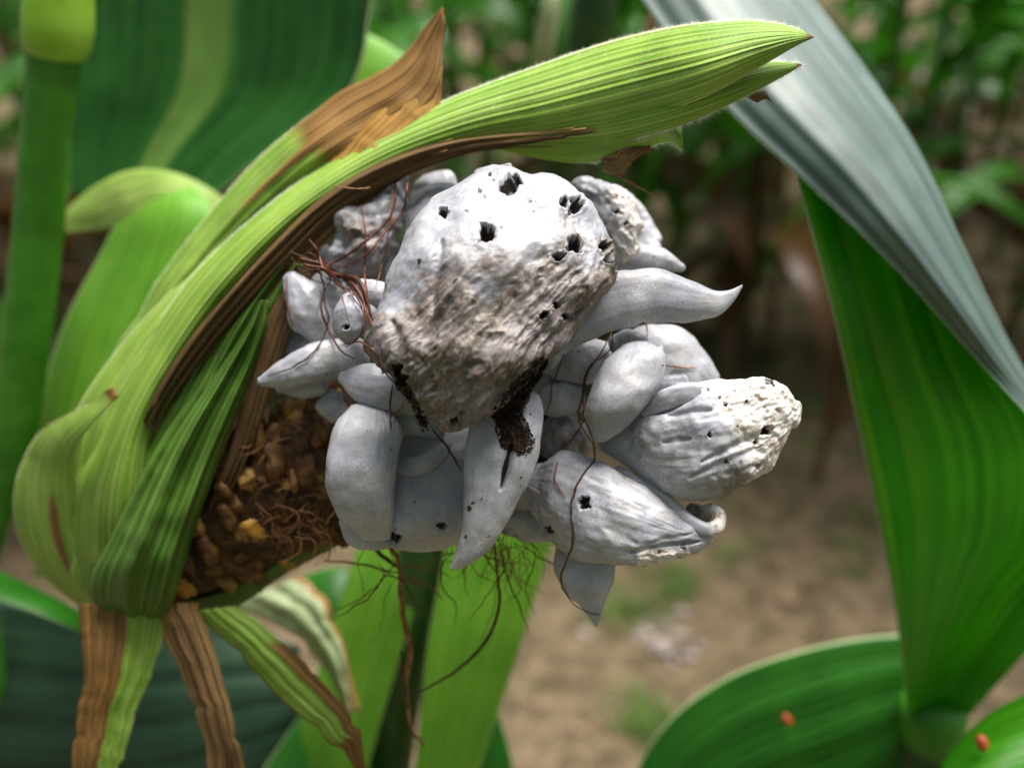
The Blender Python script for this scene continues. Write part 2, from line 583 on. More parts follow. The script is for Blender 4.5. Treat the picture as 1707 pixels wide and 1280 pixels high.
def gall(rows, tf=.8, tb=.8, nu=72, nv=72, lump=(.0012, 110), wr=None, holes=(), weather=None, crust=None, caps=(.6, .6), spots=(),
         label=None, sup=2.2, groove=(), pits=None, name='gall', fur=1.0, oct=3, lump2=None, parent=None):
    H = hermite(rows, nv)
    L = P(H[:, 0], H[:, 1], H[:, 4])
    Rr = P(H[:, 2], H[:, 3], H[:, 4])
    C = (L + Rr) / 2
    W = (Rr - L) / 2
    hw = np.linalg.norm(W, axis=1)
    Wd = W / (hw[:, None] + 1e-9)
    ncap = 10
    s = np.sin(np.linspace(0, 1, ncap + 1)[1:] * np.pi / 2)

    def cap(c, tdir, h, wdir, clen):
        cc = c + tdir * (h * clen * s[:, None])
        hh = h * np.sqrt(np.maximum(0, 1 - s ** 2))
        return cc, hh, np.repeat(wdir[None], ncap, 0)
    t0 = C[0] - C[2]; t0 /= np.linalg.norm(t0) + 1e-9
    t1 = C[-1] - C[-3]; t1 /= np.linalg.norm(t1) + 1e-9
    c0, h0, w0 = cap(C[0], t0, hw[0], Wd[0], caps[0])
    c1, h1, w1 = cap(C[-1], t1, hw[-1], Wd[-1], caps[1])
    C = np.vstack([c0[::-1], C, c1])
    hw = np.concatenate([h0[::-1], hw, h1])
    Wd = np.vstack([w0[::-1], Wd, w1])
    to = CAM - C
    to /= np.linalg.norm(to, axis=1)[:, None]
    B = to - (to * Wd).sum(1)[:, None] * Wd
    B /= np.linalg.norm(B, axis=1)[:, None]
    th = np.linspace(0, 2 * np.pi, nu, endpoint=False)
    ct, st = np.cos(th), np.sin(th)
    e = 2.0 / sup
    cx = np.sign(ct) * np.abs(ct) ** e
    sy = np.sign(st) * np.abs(st) ** e
    T = np.where(st > 0, tf, tb)
    V = C[:, None] + hw[:, None, None] * (cx[None, :, None] * Wd[:, None] + (T * sy)[None, :, None] * B[:, None])
    NV = len(C)
    # normals
    du = np.roll(V, -1, 1) - np.roll(V, 1, 1)
    dv = np.gradient(V, axis=0)
    N = np.cross(du, dv)
    N /= np.linalg.norm(N, axis=2)[..., None] + 1e-12
    if ((V - C[:, None]) * N).sum() < 0:
        N = -N
    flat = V.reshape(-1, 3)
    Nf = N.reshape(-1, 3)
    px, py, pd = proj(flat)
    front = (Nf * (CAM - flat)).sum(1) > 0
    sc = np.repeat(np.minimum(1, hw / .004), nu)
    disp = lump[0] * fbm(flat * lump[1] + len(GALLS) * 5.1, oct) * sc
    if lump2: disp = disp + lump2[0] * fbm(flat * lump2[1] + 3.3, 3) * sc
    vv_ = np.repeat(np.linspace(0, 1, NV), nu)
    c_, s_ = np.tile(ct, NV), np.tile(st, NV)
    sz = np.repeat(np.minimum(1, hw / .006), nu)
    g_ = len(GALLS) * 3.3
    disp += .38 * fur * sz * (.00045 * pn(np.stack([c_ * 2.6 + g_, s_ * 2.6, vv_ * 1.7], 1)) - .00032 * (1 - np.abs(pn(np.stack([c_ * 6 + g_, s_ * 6, vv_ * 2.4], 1)))) ** 4 - .0002 * (1 - np.abs(pn(np.stack([c_ * 12 + g_, s_ * 12, vv_ * 5], 1)))) ** 5)
    we = np.zeros(len(flat)) if weather is None else np.clip(weather(px, py), 0, 1)
    cr = np.zeros(len(flat)) if crust is None else np.clip(crust(px, py), 0, 1)
    if wr is not None:
        amp, scale, axis, an = wr
        a = P(axis[2], axis[3], .24) - P(axis[0], axis[1], .24)
        a /= np.linalg.norm(a)
        al = flat @ a
        q = flat - al[:, None] * a * (1 - an)
        q = q + .22 / scale * np.stack([pn(flat * scale * .6 + 3), pn(flat * scale * .6 + 9), pn(flat * scale * .6 + 15)], 1)
        rd = ridged(q * scale, 4)
        q3 = (flat - al[:, None] * a * .85) + .0006 * np.stack([pn(flat * 500 + 3), pn(flat * 500 + 9), pn(flat * 500 + 15)], 1)
        rd = rd + .22 * ridged(q3 * scale * 2.7, 2)
        disp += amp * (rd - .7) * (np.maximum(we, cr) * .95 + .05) * sc
    if pits is not None:
        amp, scale = pits
        q = pn(flat * scale)
        disp -= amp * sstep(.25, .5, q) * np.maximum(cr, we) * sc
    sp = np.zeros(len(flat))
    for (hx, hy, hr, hd) in holes:
        dx, dy = px - hx, py - hy
        jag = .95 + .5 * fbm(np.stack([px / (hr * .85), py / (hr * .85), np.full_like(px, hx)], 1), 2)
        r = np.hypot(dx, dy) / (hr * np.clip(jag, .4, 1.8))
        k = sstep(1.15, .75, r) * front
        rim = np.exp(-((r - 1.3) / .28) ** 2) * front
        disp -= k * hd * .001
        disp += rim * .00022
        sp = np.maximum(sp, sstep(.15, .45, k))
    for (hx, hy, hr, kk) in spots:
        r = np.hypot(px - hx, py - hy) / (hr * (1 + .6 * fbm(np.stack([px / hr, py / hr, px * 0 + hx], 1), 2)).clip(.4, 2))
        sp = np.maximum(sp, kk * sstep(1.2, .7, r) * front)
    for (x0, y0, x1, y1, wpx, dep, dk) in groove:
        t = np.clip(((px - x0) * (x1 - x0) + (py - y0) * (y1 - y0)) / ((x1 - x0) ** 2 + (y1 - y0) ** 2), 0, 1)
        dd = np.hypot(px - x0 - t * (x1 - x0), py - y0 - t * (y1 - y0)) / (wpx * (.35 + np.sin(np.pi * np.clip(t, .0, 1)) * .8))
        k = np.exp(-dd ** 2) * front
        disp -= k * dep * .001
        sp = np.maximum(sp, dk * sstep(.45, .8, k))
    flat = flat + Nf * disp[:, None]
    F = grid_faces(NV, nu, True)
    me = mesh_obj(name, flat, F, M['gall'], parent or ear, attrs={'weather': we, 'crust': cr, 'spore': sp}, label=label)
    GALLS.append((flat, F))
    return me


# --- main gall
def w_main(x, y):
    q = np.stack([x / 70, y / 70, x * 0], 1)
    a = 1.25 * sstep(345, 560, y + 80 * fbm(q, 3) - .35 * np.maximum(0, 740 - x) + .12 * (x - 800))
    left = sstep(760, 660, x) * sstep(560, 480, y)
    return np.clip(a * (1 - .65 * left) + .08, 0, 1)


mainrows = [(790, 289, 868, 277, 0.253), (755, 306, 930, 290, 0.250), (718, 340, 972, 325, 0.245), (684, 372, 1003, 373, 0.244), (652, 410, 1018, 424, 0.241),
            (640, 455, 1016, 466, 0.240), (637, 500, 990, 505, 0.238), (628, 545, 962, 548, 0.236), (626, 580, 938, 582, 0.234), (640, 612, 906, 612, 0.233),
            (668, 645, 866, 645, 0.232), (693, 672, 828, 671, 0.231), (712, 694, 800, 691, 0.231), (726, 712, 774, 710, 0.231)]
main = gall(mainrows, tf=.62, tb=.5, nu=420, nv=280, lump=(.0026, 48), oct=2, fur=.25, lump2=(.0006, 120), wr=(.0009, 250, (920, 420, 720, 670), .10), weather=w_main, sup=2.35, caps=(.45, .4),
            holes=[(848, 306, 17, 4), (862, 296, 9, 3), (943, 334, 8, 3), (961, 341, 11, 4), (811, 393, 15, 5), (960, 405, 14, 5), (933, 424, 9, 3.5),
                   (740, 355, 8, 3), (1009, 412, 9, 4), (1022, 432, 13, 4), (930, 510, 6, 3), (908, 526, 7, 3), (945, 530, 7, 3), (662, 622, 17, 7), (757, 697, 6, 3),
                   (665, 640, 12, 6)],
            spots=[(817, 291, 3, 1), (801, 322, 4, .9), (808, 330, 3, 1), (890, 347, 3, 1), (835, 385, 3, .9), (700, 437, 5, .8), (823, 300, 2, 1),
                   (885, 330, 2.5, .8), (780, 356, 4, .6), (760, 470, 5, .6), (790, 505, 6, .7), (730, 560, 5, .6), (880, 470, 5, .5), (975, 480, 5, .6)],
            groove=[(735, 400, 720, 520, 10, .9, 0), (660, 540, 690, 660, 12, 1.2, 0), (750, 500, 690, 600, 10, .8, 0), (900, 560, 800, 690, 9, 1.0, 0),
                    (800, 560, 740, 690, 9, .9, 0), (1005, 470, 900, 600, 6, .8, .3), (720, 650, 800, 600, 9, .9, 0)],
            label='large weathered gall, white above and wrinkled brown below, pierced with dark holes')

# --- galls to the right
gall([(930, 540, 925, 612, .250), (985, 472, 965, 577, .249), (1022, 455, 1015, 553, .248), (1060, 447, 1060, 543, .247), (1097, 446, 1105, 538, .247), (1128, 458, 1145, 537, .247),
      (1158, 471, 1180, 531, .247), (1190, 484, 1205, 521, .247), (1215, 484, 1224, 502, .247), (1236, 475, 1237, 480, .247)],
     tf=.55, tb=.55, lump=(.0006, 90), spots=[(1135, 452, 3, .7), (1090, 470, 2, .6), (1180, 505, 2, .5)], label='smooth pale horn-shaped gall with an upturned tip')
gall(spine([(965, 320, 30, .275), (1000, 345, 45, .274), (1025, 385, 42, .272), (1042, 420, 24, .270)]), nu=110, nv=90, lump=(.0014, 160), wr=(.0009, 330, (990, 300, 1050, 430), .5),
     crust=lambda x, y: sstep(1000, 1030, x + 20 * pn(np.stack([x / 20, y / 20, x * 0], 1))) * .9, pits=(.0008, 420), holes=[(1028, 355, 5, 2), (1044, 372, 4, 2)], weather=lambda x, y: .15 + 0 * x)
gall(spine([(1020, 385, 30, .286), (1050, 400, 38, .285), (1070, 425, 34, .284)]), lump=(.0008, 120))
gall(spine([(1030, 425, 30, .280), (1070, 432, 27, .279), (1105, 437, 21, .278), (1134, 446, 9, .278)]), lump=(.0006, 120), caps=(.6, 1.0), spots=[(1090, 428, 3, .5)])
gall([(1040, 555, 1030, 660, .271), (1090, 542, 1075, 680, .270), (1135, 545, 1110, 690, .270), (1172, 580, 1140, 700, .270), (1198, 622, 1165, 705, .270)],
     tf=.6, lump=(.0008, 80), caps=(.5, .3))
# egg-shaped bulb
egg = gall([(1035, 578, 1085, 572, .247), (1008, 603, 1106, 592, .245), (990, 635, 1104, 628, .244), (978, 668, 1090, 655, .243), (973, 697, 1066, 690, .243), (978, 720, 1040, 715, .244), (992, 735, 1018, 731, .245)],
     tf=.85, tb=.7, nu=110, nv=90, lump=(.0005, 90), caps=(.35, .35), label='smooth egg-shaped pale gall')
gall(spine([(1098, 590, 10, .245), (1101, 582, 6, .245), (1103, 577, 3, .245)]), nu=24, nv=20, lump=(.0002, 200), name='gall_nub', parent=egg)
gall(spine([(1030, 580, 22, .256), (1052, 568, 20, .255), (1072, 572, 14, .254)]), nu=40, nv=30, lump=(.0005, 150))
gall([(925, 575, 905, 625, .262), (955, 562, 940, 640, .261), (985, 560, 980, 640, .261), (1008, 568, 1010, 625, .262)], tf=.75, lump=(.0006, 120), caps=(.5, .5))
gall([(910, 640, 902, 690, .262), (940, 632, 930, 697, .261), (962, 640, 960, 690, .261)], tf=.75, lump=(.0006, 120), caps=(.5, .6))
gall([(895, 615, 880, 650, .266), (915, 600, 905, 660, .266), (930, 610, 925, 650, .266)], lump=(.0006, 120), caps=(.6, .6))
gall([(910, 700, 905, 760, .268), (945, 690, 940, 775, .266), (975, 705, 970, 765, .267)], lump=(.0009, 140), caps=(.5, .5), weather=lambda x, y: .7 + 0 * x)
# rough right-hand gall
rough_g = gall([(1003, 733, 1006, 752, .256), (1030, 712, 1040, 780, .254), (1060, 688, 1080, 804, .251), (1095, 660, 1118, 826, .249), (1140, 640, 1160, 837, .247), (1190, 634, 1208, 829, .246),
      (1238, 634, 1252, 802, .245), (1278, 630, 1285, 774, .245), (1306, 640, 1306, 744, .245), (1326, 668, 1321, 716, .245)],
     tf=.72, tb=.7, nu=260, nv=170, lump=(.0012, 100), wr=(.0003, 300, (1030, 740, 1320, 680), .3), pits=(.0005, 520),
     crust=lambda x, y: np.clip(sstep(1130, 1290, x - .55 * (y - 700) + 30 * pn(np.stack([x / 30, y / 30, x * 0], 1))) + .8 * sstep(1230, 1300, x), 0, 1),
     weather=lambda x, y: .75 * sstep(1150, 1250, x) * sstep(720, 800, y) + .1, caps=(.5, .5),
     holes=[(1282, 718, 9, 4), (1265, 738, 5, 3), (1300, 640, 10, 2.5), (1182, 724, 3.5, 2), (1210, 672, 4, 2), (1262, 776, 5, 3)],
     spots=[(1212, 770, 5, .8), (1200, 660, 3, .9), (1225, 650, 3, .9), (1245, 668, 3, .8), (1255, 690, 3, .7), (1180, 650, 3, .8), (1230, 710, 3, .6), (1285, 635, 12, .7)],
     groove=[(1075, 690, 1165, 655, 7, 1.4, 0), (1110, 690, 1185, 682, 7, 1.0, 0), (1105, 738, 1150, 732, 5, .6, 0), (1170, 770, 1290, 715, 6, 1.1, 0), (1150, 795, 1270, 745, 5, .7, 0)],
     label='rough cone-shaped gall with a pitted, flaking tip')
gall(spine([(1075, 690, 12, .246), (1105, 668, 17, .243), (1140, 655, 18, .2415), (1175, 655, 13, .2415), (1192, 663, 6, .242)]), nu=48, nv=40, lump=(.0005, 150), tf=.6, name='gall_fold', parent=rough_g)
gall(spine([(1085, 660, 18, .252), (1112, 642, 17, .251), (1142, 636, 12, .250)]), nu=48, nv=30, lump=(.0007, 200))
# lower right gall, its curled lip and the cone below
pout = gall([(905, 775, 872, 835, .257), (938, 752, 905, 885, .254), (985, 760, 945, 925, .250), (1030, 783, 1000, 940, .247), (1075, 812, 1060, 945, .245), (1115, 843, 1110, 936, .244),
      (1150, 868, 1150, 922, .244), (1180, 872, 1180, 908, .244), (1199, 872, 1199, 890, .244)],
     tf=.7, tb=.6, nu=180, nv=130, lump=(.001, 90), wr=(.0006, 420, (900, 850, 1200, 880), .4),
     crust=lambda x, y: np.clip(sstep(1040, 1080, x) * sstep(905, 925, y) * sstep(1190, 1130, x) + sstep(1165, 1190, x) * .6, 0, 1) * .9, weather=lambda x, y: .12 + 0 * x,
     holes=[(973, 838, 9, 3), (913, 884, 8, 3)], spots=[(1100, 922, 4, .6), (1140, 912, 5, .6)], groove=[(1050, 922, 1165, 902, 5, 1.0, 0), (1010, 880, 1060, 905, 8, .5, 0), (1085, 905, 1150, 890, 5, .5, 0)],
     label='pouting gall with a curled open lip and brown crease')
gall(spine([(1030, 783, 8, .252), (1075, 812, 12, .248), (1115, 838, 11, .245), (1145, 865, 11, .243), (1175, 882, 13, .242), (1198, 874, 12, .242), (1200, 856, 9, .243), (1188, 845, 6, .244), (1170, 846, 4, .246)]),
     nu=28, nv=90, lump=(.0004, 260), crust=lambda x, y: sstep(1170, 1195, x) * .8, name='curled_lip', parent=pout)
gall(spine([(1150, 850, 12, .2545), (1168, 856, 14, .254), (1180, 864, 10, .254)]), nu=30, nv=24, lump=(.0008, 300), weather=lambda x, y: 1 + 0 * x, name='lip_hollow', parent=pout)
gall(spine([(962, 890, 38, .262), (976, 940, 53, .258), (982, 975, 43, .255), (988, 1010, 21, .254), (993, 1038, 5, .254)]), tf=.95, nu=80, nv=60, lump=(.0006, 110), caps=(.4, 1.2))
gall([(850, 840, 840, 890, .270), (885, 840, 880, 903, .268), (925, 850, 925, 902, .268)], lump=(.0007, 110), caps=(.7, .5))
# centre claw
claw = gall([(800, 655, 868, 640, .247), (788, 690, 900, 660, .245), (778, 730, 908, 695, .243), (773, 775, 902, 740, .241), (772, 820, 887, 788, .240), (770, 862, 866, 835, .239), (765, 895, 840, 882, .239), (757, 925, 805, 926, .239), (750, 944, 762, 949, .239)],
     tf=.7, tb=.6, nu=140, nv=120, lump=(.0006, 80), caps=(.5, .5), groove=[(852, 738, 836, 815, 5.5, 2.4, 1.0)],
     spots=[(781, 847, 5, .9), (788, 838, 3, .9), (868, 795, 3, .8), (868, 810, 2, .9), (803, 832, 3, .7), (775, 895, 4, .6), (870, 690, 2, 1), (885, 690, 2, 1), (815, 895, 2, .7), (845, 690, 24, 1), (860, 725, 26, 1), (868, 655, 20, 1), (835, 670, 22, 1)],
     label='claw-shaped pale gall hanging down, split and smeared with black spores')
# big lower-left pair
gall([(583, 678, 655, 690, .251), (560, 703, 671, 716, .248), (548, 742, 667, 752, .246), (545, 792, 659, 796, .245), (552, 838, 656, 840, .246), (570, 875, 655, 872, .248), (602, 900, 652, 895, .250)],
     tf=.8, tb=.9, nu=120, nv=100, lump=(.0007, 70), sup=2.7, caps=(.35, .3), spots=[(632, 755, 5, .4), (600, 800, 8, .18)], groove=[(634, 745, 632, 775, 4, .4, .2)],
     label='broad rounded gall with a sharp fold down its side')
gall([(655, 712, 800, 712, .266), (640, 760, 830, 760, .262), (620, 815, 830, 815, .259), (600, 860, 815, 865, .257), (610, 888, 790, 895, .257), (650, 908, 750, 911, .258)],
     tf=.55, tb=.7, nu=140, nv=100, lump=(.0009, 65), caps=(.3, .25), weather=lambda x, y: .12 + 0 * x, holes=[(655, 896, 13, 3), (738, 878, 8, 1.5)],
     groove=[(680, 800, 690, 900, 5, .35, 0), (720, 790, 740, 890, 6, .3, 0)])
gall(spine([(655, 765, 14, .255), (685, 778, 18, .252), (715, 771, 16, .252), (737, 755, 11, .254), (748, 738, 6, .256)]), nu=36, nv=50, lump=(.0004, 150), tf=.7)
gall(spine([(572, 868, 8, .256), (590, 890, 20, .256), (625, 900, 18, .256), (655, 905, 8, .257)]), nu=40, nv=30, lump=(.0004, 150))
# left group
gall(spine([(434, 636, 8, .262), (460, 630, 21, .262), (500, 616, 31, .262), (550, 601, 34, .263), (598, 590, 30, .265)]), nu=80, nv=60, lump=(.0006, 110), caps=(.7, .6), label='pointed finger-like gall reaching toward the husk')
gall(spine([(465, 645, 10, .268), (500, 648, 17, .267), (535, 640, 20, .267)]), nu=40, nv=30, lump=(.0005, 150))
gall(spine([(570, 629, 11, .253), (592, 634, 29, .252), (635, 645, 43, .252), (690, 655, 42, .254)]), nu=80, nv=60, lump=(.0006, 110), caps=(.6, .6))
gall([(568, 496, 592, 488, .250), (558, 515, 604, 508, .249), (555, 538, 608, 532, .249), (560, 558, 605, 555, .249), (572, 571, 592, 571, .250)], tf=.9, nu=70, nv=60, lump=(.0004, 150), caps=(.4, .3), holes=[(577, 546, 4.5, 3)],
     label='small egg-like gall with a single pinhole')
gall(spine([(482, 462, 14, .268), (500, 490, 30, .267), (520, 530, 36, .267), (540, 560, 24, .268)]), lump=(.0007, 130))
gall(spine([(530, 470, 22, .272), (560, 500, 34, .271), (585, 540, 30, .271)]), lump=(.0007, 130))
gall(spine([(470, 545, 18, .277), (485, 570, 30, .277), (500, 600, 22, .277)]), lump=(.0007, 130), weather=lambda x, y: .3 + 0 * x)
gall(spine([(600, 480, 18, .258), (625, 490, 24, .257), (648, 505, 20, .257)]), nu=50, nv=40, lump=(.0005, 150))
gall(spine([(600, 545, 20, .258), (622, 520, 24, .257), (645, 525, 20, .258)]), nu=50, nv=40, lump=(.0005, 150))
gall([(625, 300, 684, 290, .277), (590, 335, 682, 325, .275), (556, 362, 672, 362, .273), (560, 392, 660, 395, .272), (548, 425, 648, 425, .272), (560, 450, 632, 448, .273)], tf=.7, nu=130, nv=100,
     lump=(.0022, 130), wr=(.0008, 300, (660, 290, 560, 440), .35), weather=lambda x, y: .85 * np.exp(-(((x - 600) / 38) ** 2 + ((y - 390) / 42) ** 2)) + .1, caps=(.4, .4),
     label='lumpy shaggy white gall under the husk edge')
gall([(690, 330, 760, 310, .276), (675, 355, 770, 345, .274), (670, 385, 760, 390, .274)], lump=(.0008, 110), caps=(.5, .5))
gall([(690, 315, 760, 295, .290), (680, 350, 780, 340, .290), (690, 380, 770, 380, .290)], lump=(.0008, 110), caps=(.5, .5))
gall(spine([(560, 660, 16, .268), (550, 675, 26, .268), (565, 690, 20, .268)]), nu=40, nv=30, lump=(.0005, 150))
gall(spine([(600, 420, 30, .283), (640, 440, 40, .280), (660, 470, 30, .280)]), lump=(.0008, 110), weather=lambda x, y: .3 + 0 * x)

gall(spine([(505, 575, 14, .272), (530, 590, 26, .271), (560, 585, 26, .270)]), nu=50, nv=36, lump=(.0007, 140))
gall(spine([(540, 420, 16, .279), (570, 440, 30, .278), (600, 455, 24, .277)]), nu=50, nv=36, lump=(.0009, 140), weather=lambda x, y: .3 + 0 * x)
gall(spine([(455, 500, 16, .280), (462, 530, 22, .280), (470, 560, 16, .280)]), nu=50, nv=36, lump=(.0007, 140))
gall(spine([(640, 700, 26, .258), (690, 700, 30, .258), (730, 712, 22, .258)]), nu=60, nv=40, lump=(.0008, 120), weather=lambda x, y: .4 + 0 * x)
gall(spine([(845, 812, 30, .268), (878, 812, 42, .267), (910, 825, 34, .266)]), nu=60, nv=40, lump=(.0008, 120), weather=lambda x, y: .3 + 0 * x)
gall(spine([(1030, 335, 22, .288), (1058, 370, 28, .288), (1082, 405, 24, .287)]), nu=50, nv=36, lump=(.0008, 130))
gall(spine([(880, 590, 20, .262), (905, 560, 28, .262), (940, 545, 24, .262)]), nu=50, nv=36, lump=(.0008, 130))
bvV = np.vstack([v for v, f in GALLS])
o0 = 0
bvF = []
for v, f in GALLS:
    bvF += [tuple(int(i) + o0 for i in q) for q in f]
    o0 += len(v)
BV = BVHTree.FromPolygons([Vector(v) for v in bvV], bvF)


def surf(x, y, default, lift=.0006):
    v = Vector(ray(x, y)).normalized()
    h = BV.ray_cast(Vector(CAM), v, 1.0)
    d = default if h[0] is None else float((np.array(h[0]) - CAM) @ FW)
    return d - lift


# --- black spore crusts
def crust_patch(path, count, size, seed, parent, jitter):
    r = np.random.default_rng(seed)
    V, F = [], []
    base = np.array([(1, 0, 0), (-1, 0, 0), (0, 1, 0), (0, -1, 0), (0, 0, 1), (0, 0, -1)], float)
    fc = [(0, 2, 4), (2, 1, 4), (1, 3, 4), (3, 0, 4), (2, 0, 5), (1, 2, 5), (3, 1, 5), (0, 3, 5)]
    path = np.asarray(path, float)
    for k in range(count):
        t = r.random() * (len(path) - 1)
        i = min(int(t), len(path) - 2)
        c = path[i] + (path[i + 1] - path[i]) * (t - i)
        ang, rad = r.random() * 6.283, jitter * math.sqrt(r.random()) * c[2]
        x, y = c[0] + math.cos(ang) * rad, c[1] + math.sin(ang) * rad
        p = P(x, y, surf(x, y, .25, .0002))
        s = size * (.4 + r.random()) * .001
        q = base * s * (.6 + .8 * r.random((6, 3))) @ np.linalg.qr(r.normal(size=(3, 3)))[0] + p
        F += [tuple(j + len(V) * 6 for j in f) for f in fc]
        V.append(q)
    return mesh_obj('spore_crust', np.vstack(V), F, M['spore'], parent, smooth=False)


o = crust_patch([(905, 600, .5), (885, 630, .7), (862, 655, .9), (845, 690, 1.2), (858, 728, 1.4), (872, 740, 1.0)], 2600, .26, 3, claw, 21)
o['label'] = 'crumbly black spore mass oozing under the main gall'
o['kind'] = 'stuff'
o = crust_patch([(660, 605, .6), (668, 640, .8), (690, 670, .6), (708, 712, .7)], 700, .26, 4, main, 12)
o['kind'] = 'stuff'

# ------------------------------------------------------------------ cob and kernels
cobA, cobB = P(235, 930, .322), P(560, 765, .296)
cobC = P(950, 690, .288)
axis = np.vstack([cobA, cobA * .6 + cobB * .4, cobB, cobB * .4 + cobC * .6, cobC])
tt = np.linspace(0, 1, 50)
apts = hermite(np.hstack([axis[:, :1], axis[:, 1:2], axis[:, 2:3]]), 50)
rad = .0225 * np.sin(np.clip(tt * 6 + .6, 0, np.pi / 2)) * (1 - .12 * sstep(.55, 1, tt))
V, F = tube(apts, rad, 40)
V = V + (V - V.mean(0)) * 0
V += .0005 * np.stack([fbm(V * 300), fbm(V * 300 + 7), fbm(V * 300 + 13)], 1)
cob = mesh_obj('cob', V, F, M['cob'], ear, label='dark brown rotting cob')


def kernel_mesh(mat, seed):
    r = np.random.default_rng(seed)
    nu, nv = 14, 10
    V = []
    for j in range(nv):
        ph = -np.pi / 2 + np.pi * j / (nv - 1)
        for i in range(nu):
            th = 2 * np.pi * i / nu
            c, s_ = math.cos(th), math.sin(th)
            e = .7
            x = np.sign(c) * abs(c) ** e * math.cos(ph) ** .7
            y = np.sign(s_) * abs(s_) ** e * math.cos(ph) ** .7
            V.append((x * .0040 * (1 + .1 * r.normal()), y * .0031, math.sin(ph) * .0042 - (.0016 * math.exp(-(x * x + y * y) * 3) if ph > 0 else 0)))
    V = np.array(V)
    V *= (1 + .36 * fbm(V * 300 + seed * 9.1, 3))[:, None]
    V = V.tolist()
    me = bpy.data.meshes.new('kernel')
    me.from_pydata(V, [], grid_faces(nv, nu, True))
    me.polygons.foreach_set('use_smooth', [True] * len(me.polygons))
    me.materials.append(M[mat])
    return me


kms = [kernel_mesh('k_yellow', 1), kernel_mesh('k_tan', 2), kernel_mesh('k_brown', 3), kernel_mesh('k_brown', 4), kernel_mesh('k_tan', 5), kernel_mesh('k_brown', 6), kernel_mesh('k_brown', 7)]
tg = np.gradient(apts, axis=0)
tg /= np.linalg.norm(tg, axis=1)[:, None]
cnt = 0
for i in range(17):
    t = .03 + i * .0335
    f = t * 49
    k = int(f)
    c = apts[k] + (apts[k + 1] - apts[k]) * (f - k)
    T = tg[k]
    to = CAM - c
    to -= (to @ T) * T
    to /= np.linalg.norm(to)
    sd2 = np.cross(T, to)
    rr_ = np.interp(t, tt, rad)
    for j in range(-4, 5):
        if random.random() < .24:
            continue
        a = j * .31 + random.gauss(0, .04)
        nd = math.cos(a) * to + math.sin(a) * sd2
        p = c + nd * (rr_ - .0007 + random.uniform(-.0018, .0012)) + T * random.gauss(0, .0008)
        x, y, d = proj(p)
        if x < 398 - (y - 700) * .42:
            continue
        wts = [.035, .12, .19, .19, .12, .175, .17]
        if y > 930 or (x < 360 and y > 880):
            wts = [.26, .2, .14, .12, .1, .1, .08]
        me = random.choices(kms, wts)[0]
        o = bpy.data.objects.new('kernel', me)
        COL.objects.link(o)
        o.parent = ear
        zax = Vector(nd)
        zax = (zax + Vector((random.gauss(0, .38), random.gauss(0, .38), random.gauss(0, .38)))).normalized()
        q = zax.to_track_quat('Z', 'Y')
        xd = q.inverted() @ Vector(np.cross(T, nd))
        ang = math.atan2(xd.y, xd.x)
        o.rotation_euler = (q.to_matrix() @ Matrix.Rotation(ang, 3, 'Z')).to_euler()
        o.location = Vector(p - ear_loc)
        s = random.uniform(.7, 1.15)
        o.scale = (s * 1.1, s * random.uniform(.75, 1.15), s * random.uniform(.5, 1.1))
        cnt += 1

# ------------------------------------------------------------------ husk
hb = lambda lo, hi: (lambda u, v: sstep(lo, hi, u))
sheet('husk_leaf', [(165, 1025, .312, 240, 1028, .308, 3), (120, 975, .316, 250, 1000, .30, 8), (106, 860, .314, 250, 850, .295, 17), (165, 720, .307, 262, 700, .292, 15), (232, 590, .301, 325, 590, .288, 13),
                    (318, 462, .294, 410, 480, .282, 12), (440, 347, .287, 520, 365, .277, 10), (590, 243, .279, 655, 283, .272, 6), (740, 168, .275, 790, 243, .270, 6),
                    (900, 108, .268, 930, 226, .263, 7), (1040, 63, .258, 1060, 200, .253, 8), (1180, 37, .244, 1180, 160, .239, 7), (1280, 36, .241, 1275, 108, .238, 5),
                    (1332, 49, .239, 1330, 76, .238, 2), (1356, 61, .2385, 1357, 63, .2385, 0)],
      M['husk'], ear, nu=64, nv=140, corr=.00016, ncorr=9, wob=.0005, key='A',
      dry=lambda u, v: .95 * sstep(.62, .95, u) * sstep(.16, .3, v) * sstep(.72, .58, v) + .7 * sstep(.86, 1, u) * sstep(.8, .6, v) + .9 * sstep(.985, 1, v),
      label='long bright green husk leaf arching over the galls')
sheet('husk_leaf', [(700, 215, .276, 745, 258, .276, 2), (860, 172, .272, 880, 246, .269, 5), (1000, 142, .263, 1010, 242, .260, 7), (1120, 120, .253, 1140, 208, .246, 6),
                    (1230, 110, .246, 1240, 163, .243, 4), (1300, 103, .244, 1300, 131, .243, 2), (1335, 106, .243, 1337, 110, .243, 0)],
      M['husk'], ear, nu=44, nv=90, corr=.0002, ncorr=10, wob=.0004, key='B', dry=lambda u, v: .8 * sstep(.9, 1, u) * sstep(.5, .1, v) + .9 * sstep(.97, 1, v) + .5 * sstep(.93, 1, u))
sheet('husk_leaf', [(820, 244, .275, 822, 248, .277, 0), (900, 230, .268, 905, 266, .275, 3), (985, 222, .260, 990, 272, .268, 4), (1070, 210, .255, 1070, 250, .260, 3), (1122, 205, .253, 1122, 240, .256, 2), (1137, 215, .252, 1136, 252, .253, 1)],
      M['husk'], ear, nu=24, nv=40, wob=.0004, key='C')
sheet('husk_leaf', [(985, 235, .268, 1010, 285, .266, 2), (1010, 228, .264, 1032, 296, .262, 2), (1040, 222, .261, 1055, 270, .259, 2), (1070, 225, .260, 1085, 245, .258, 1)],
      M['husk_dry'], ear, nu=20, nv=30, wob=.001, dry=lambda u, v: sstep(.35, .75, v) * sstep(.2, .5, u), rag=8, label='curled rust-brown husk scrap')
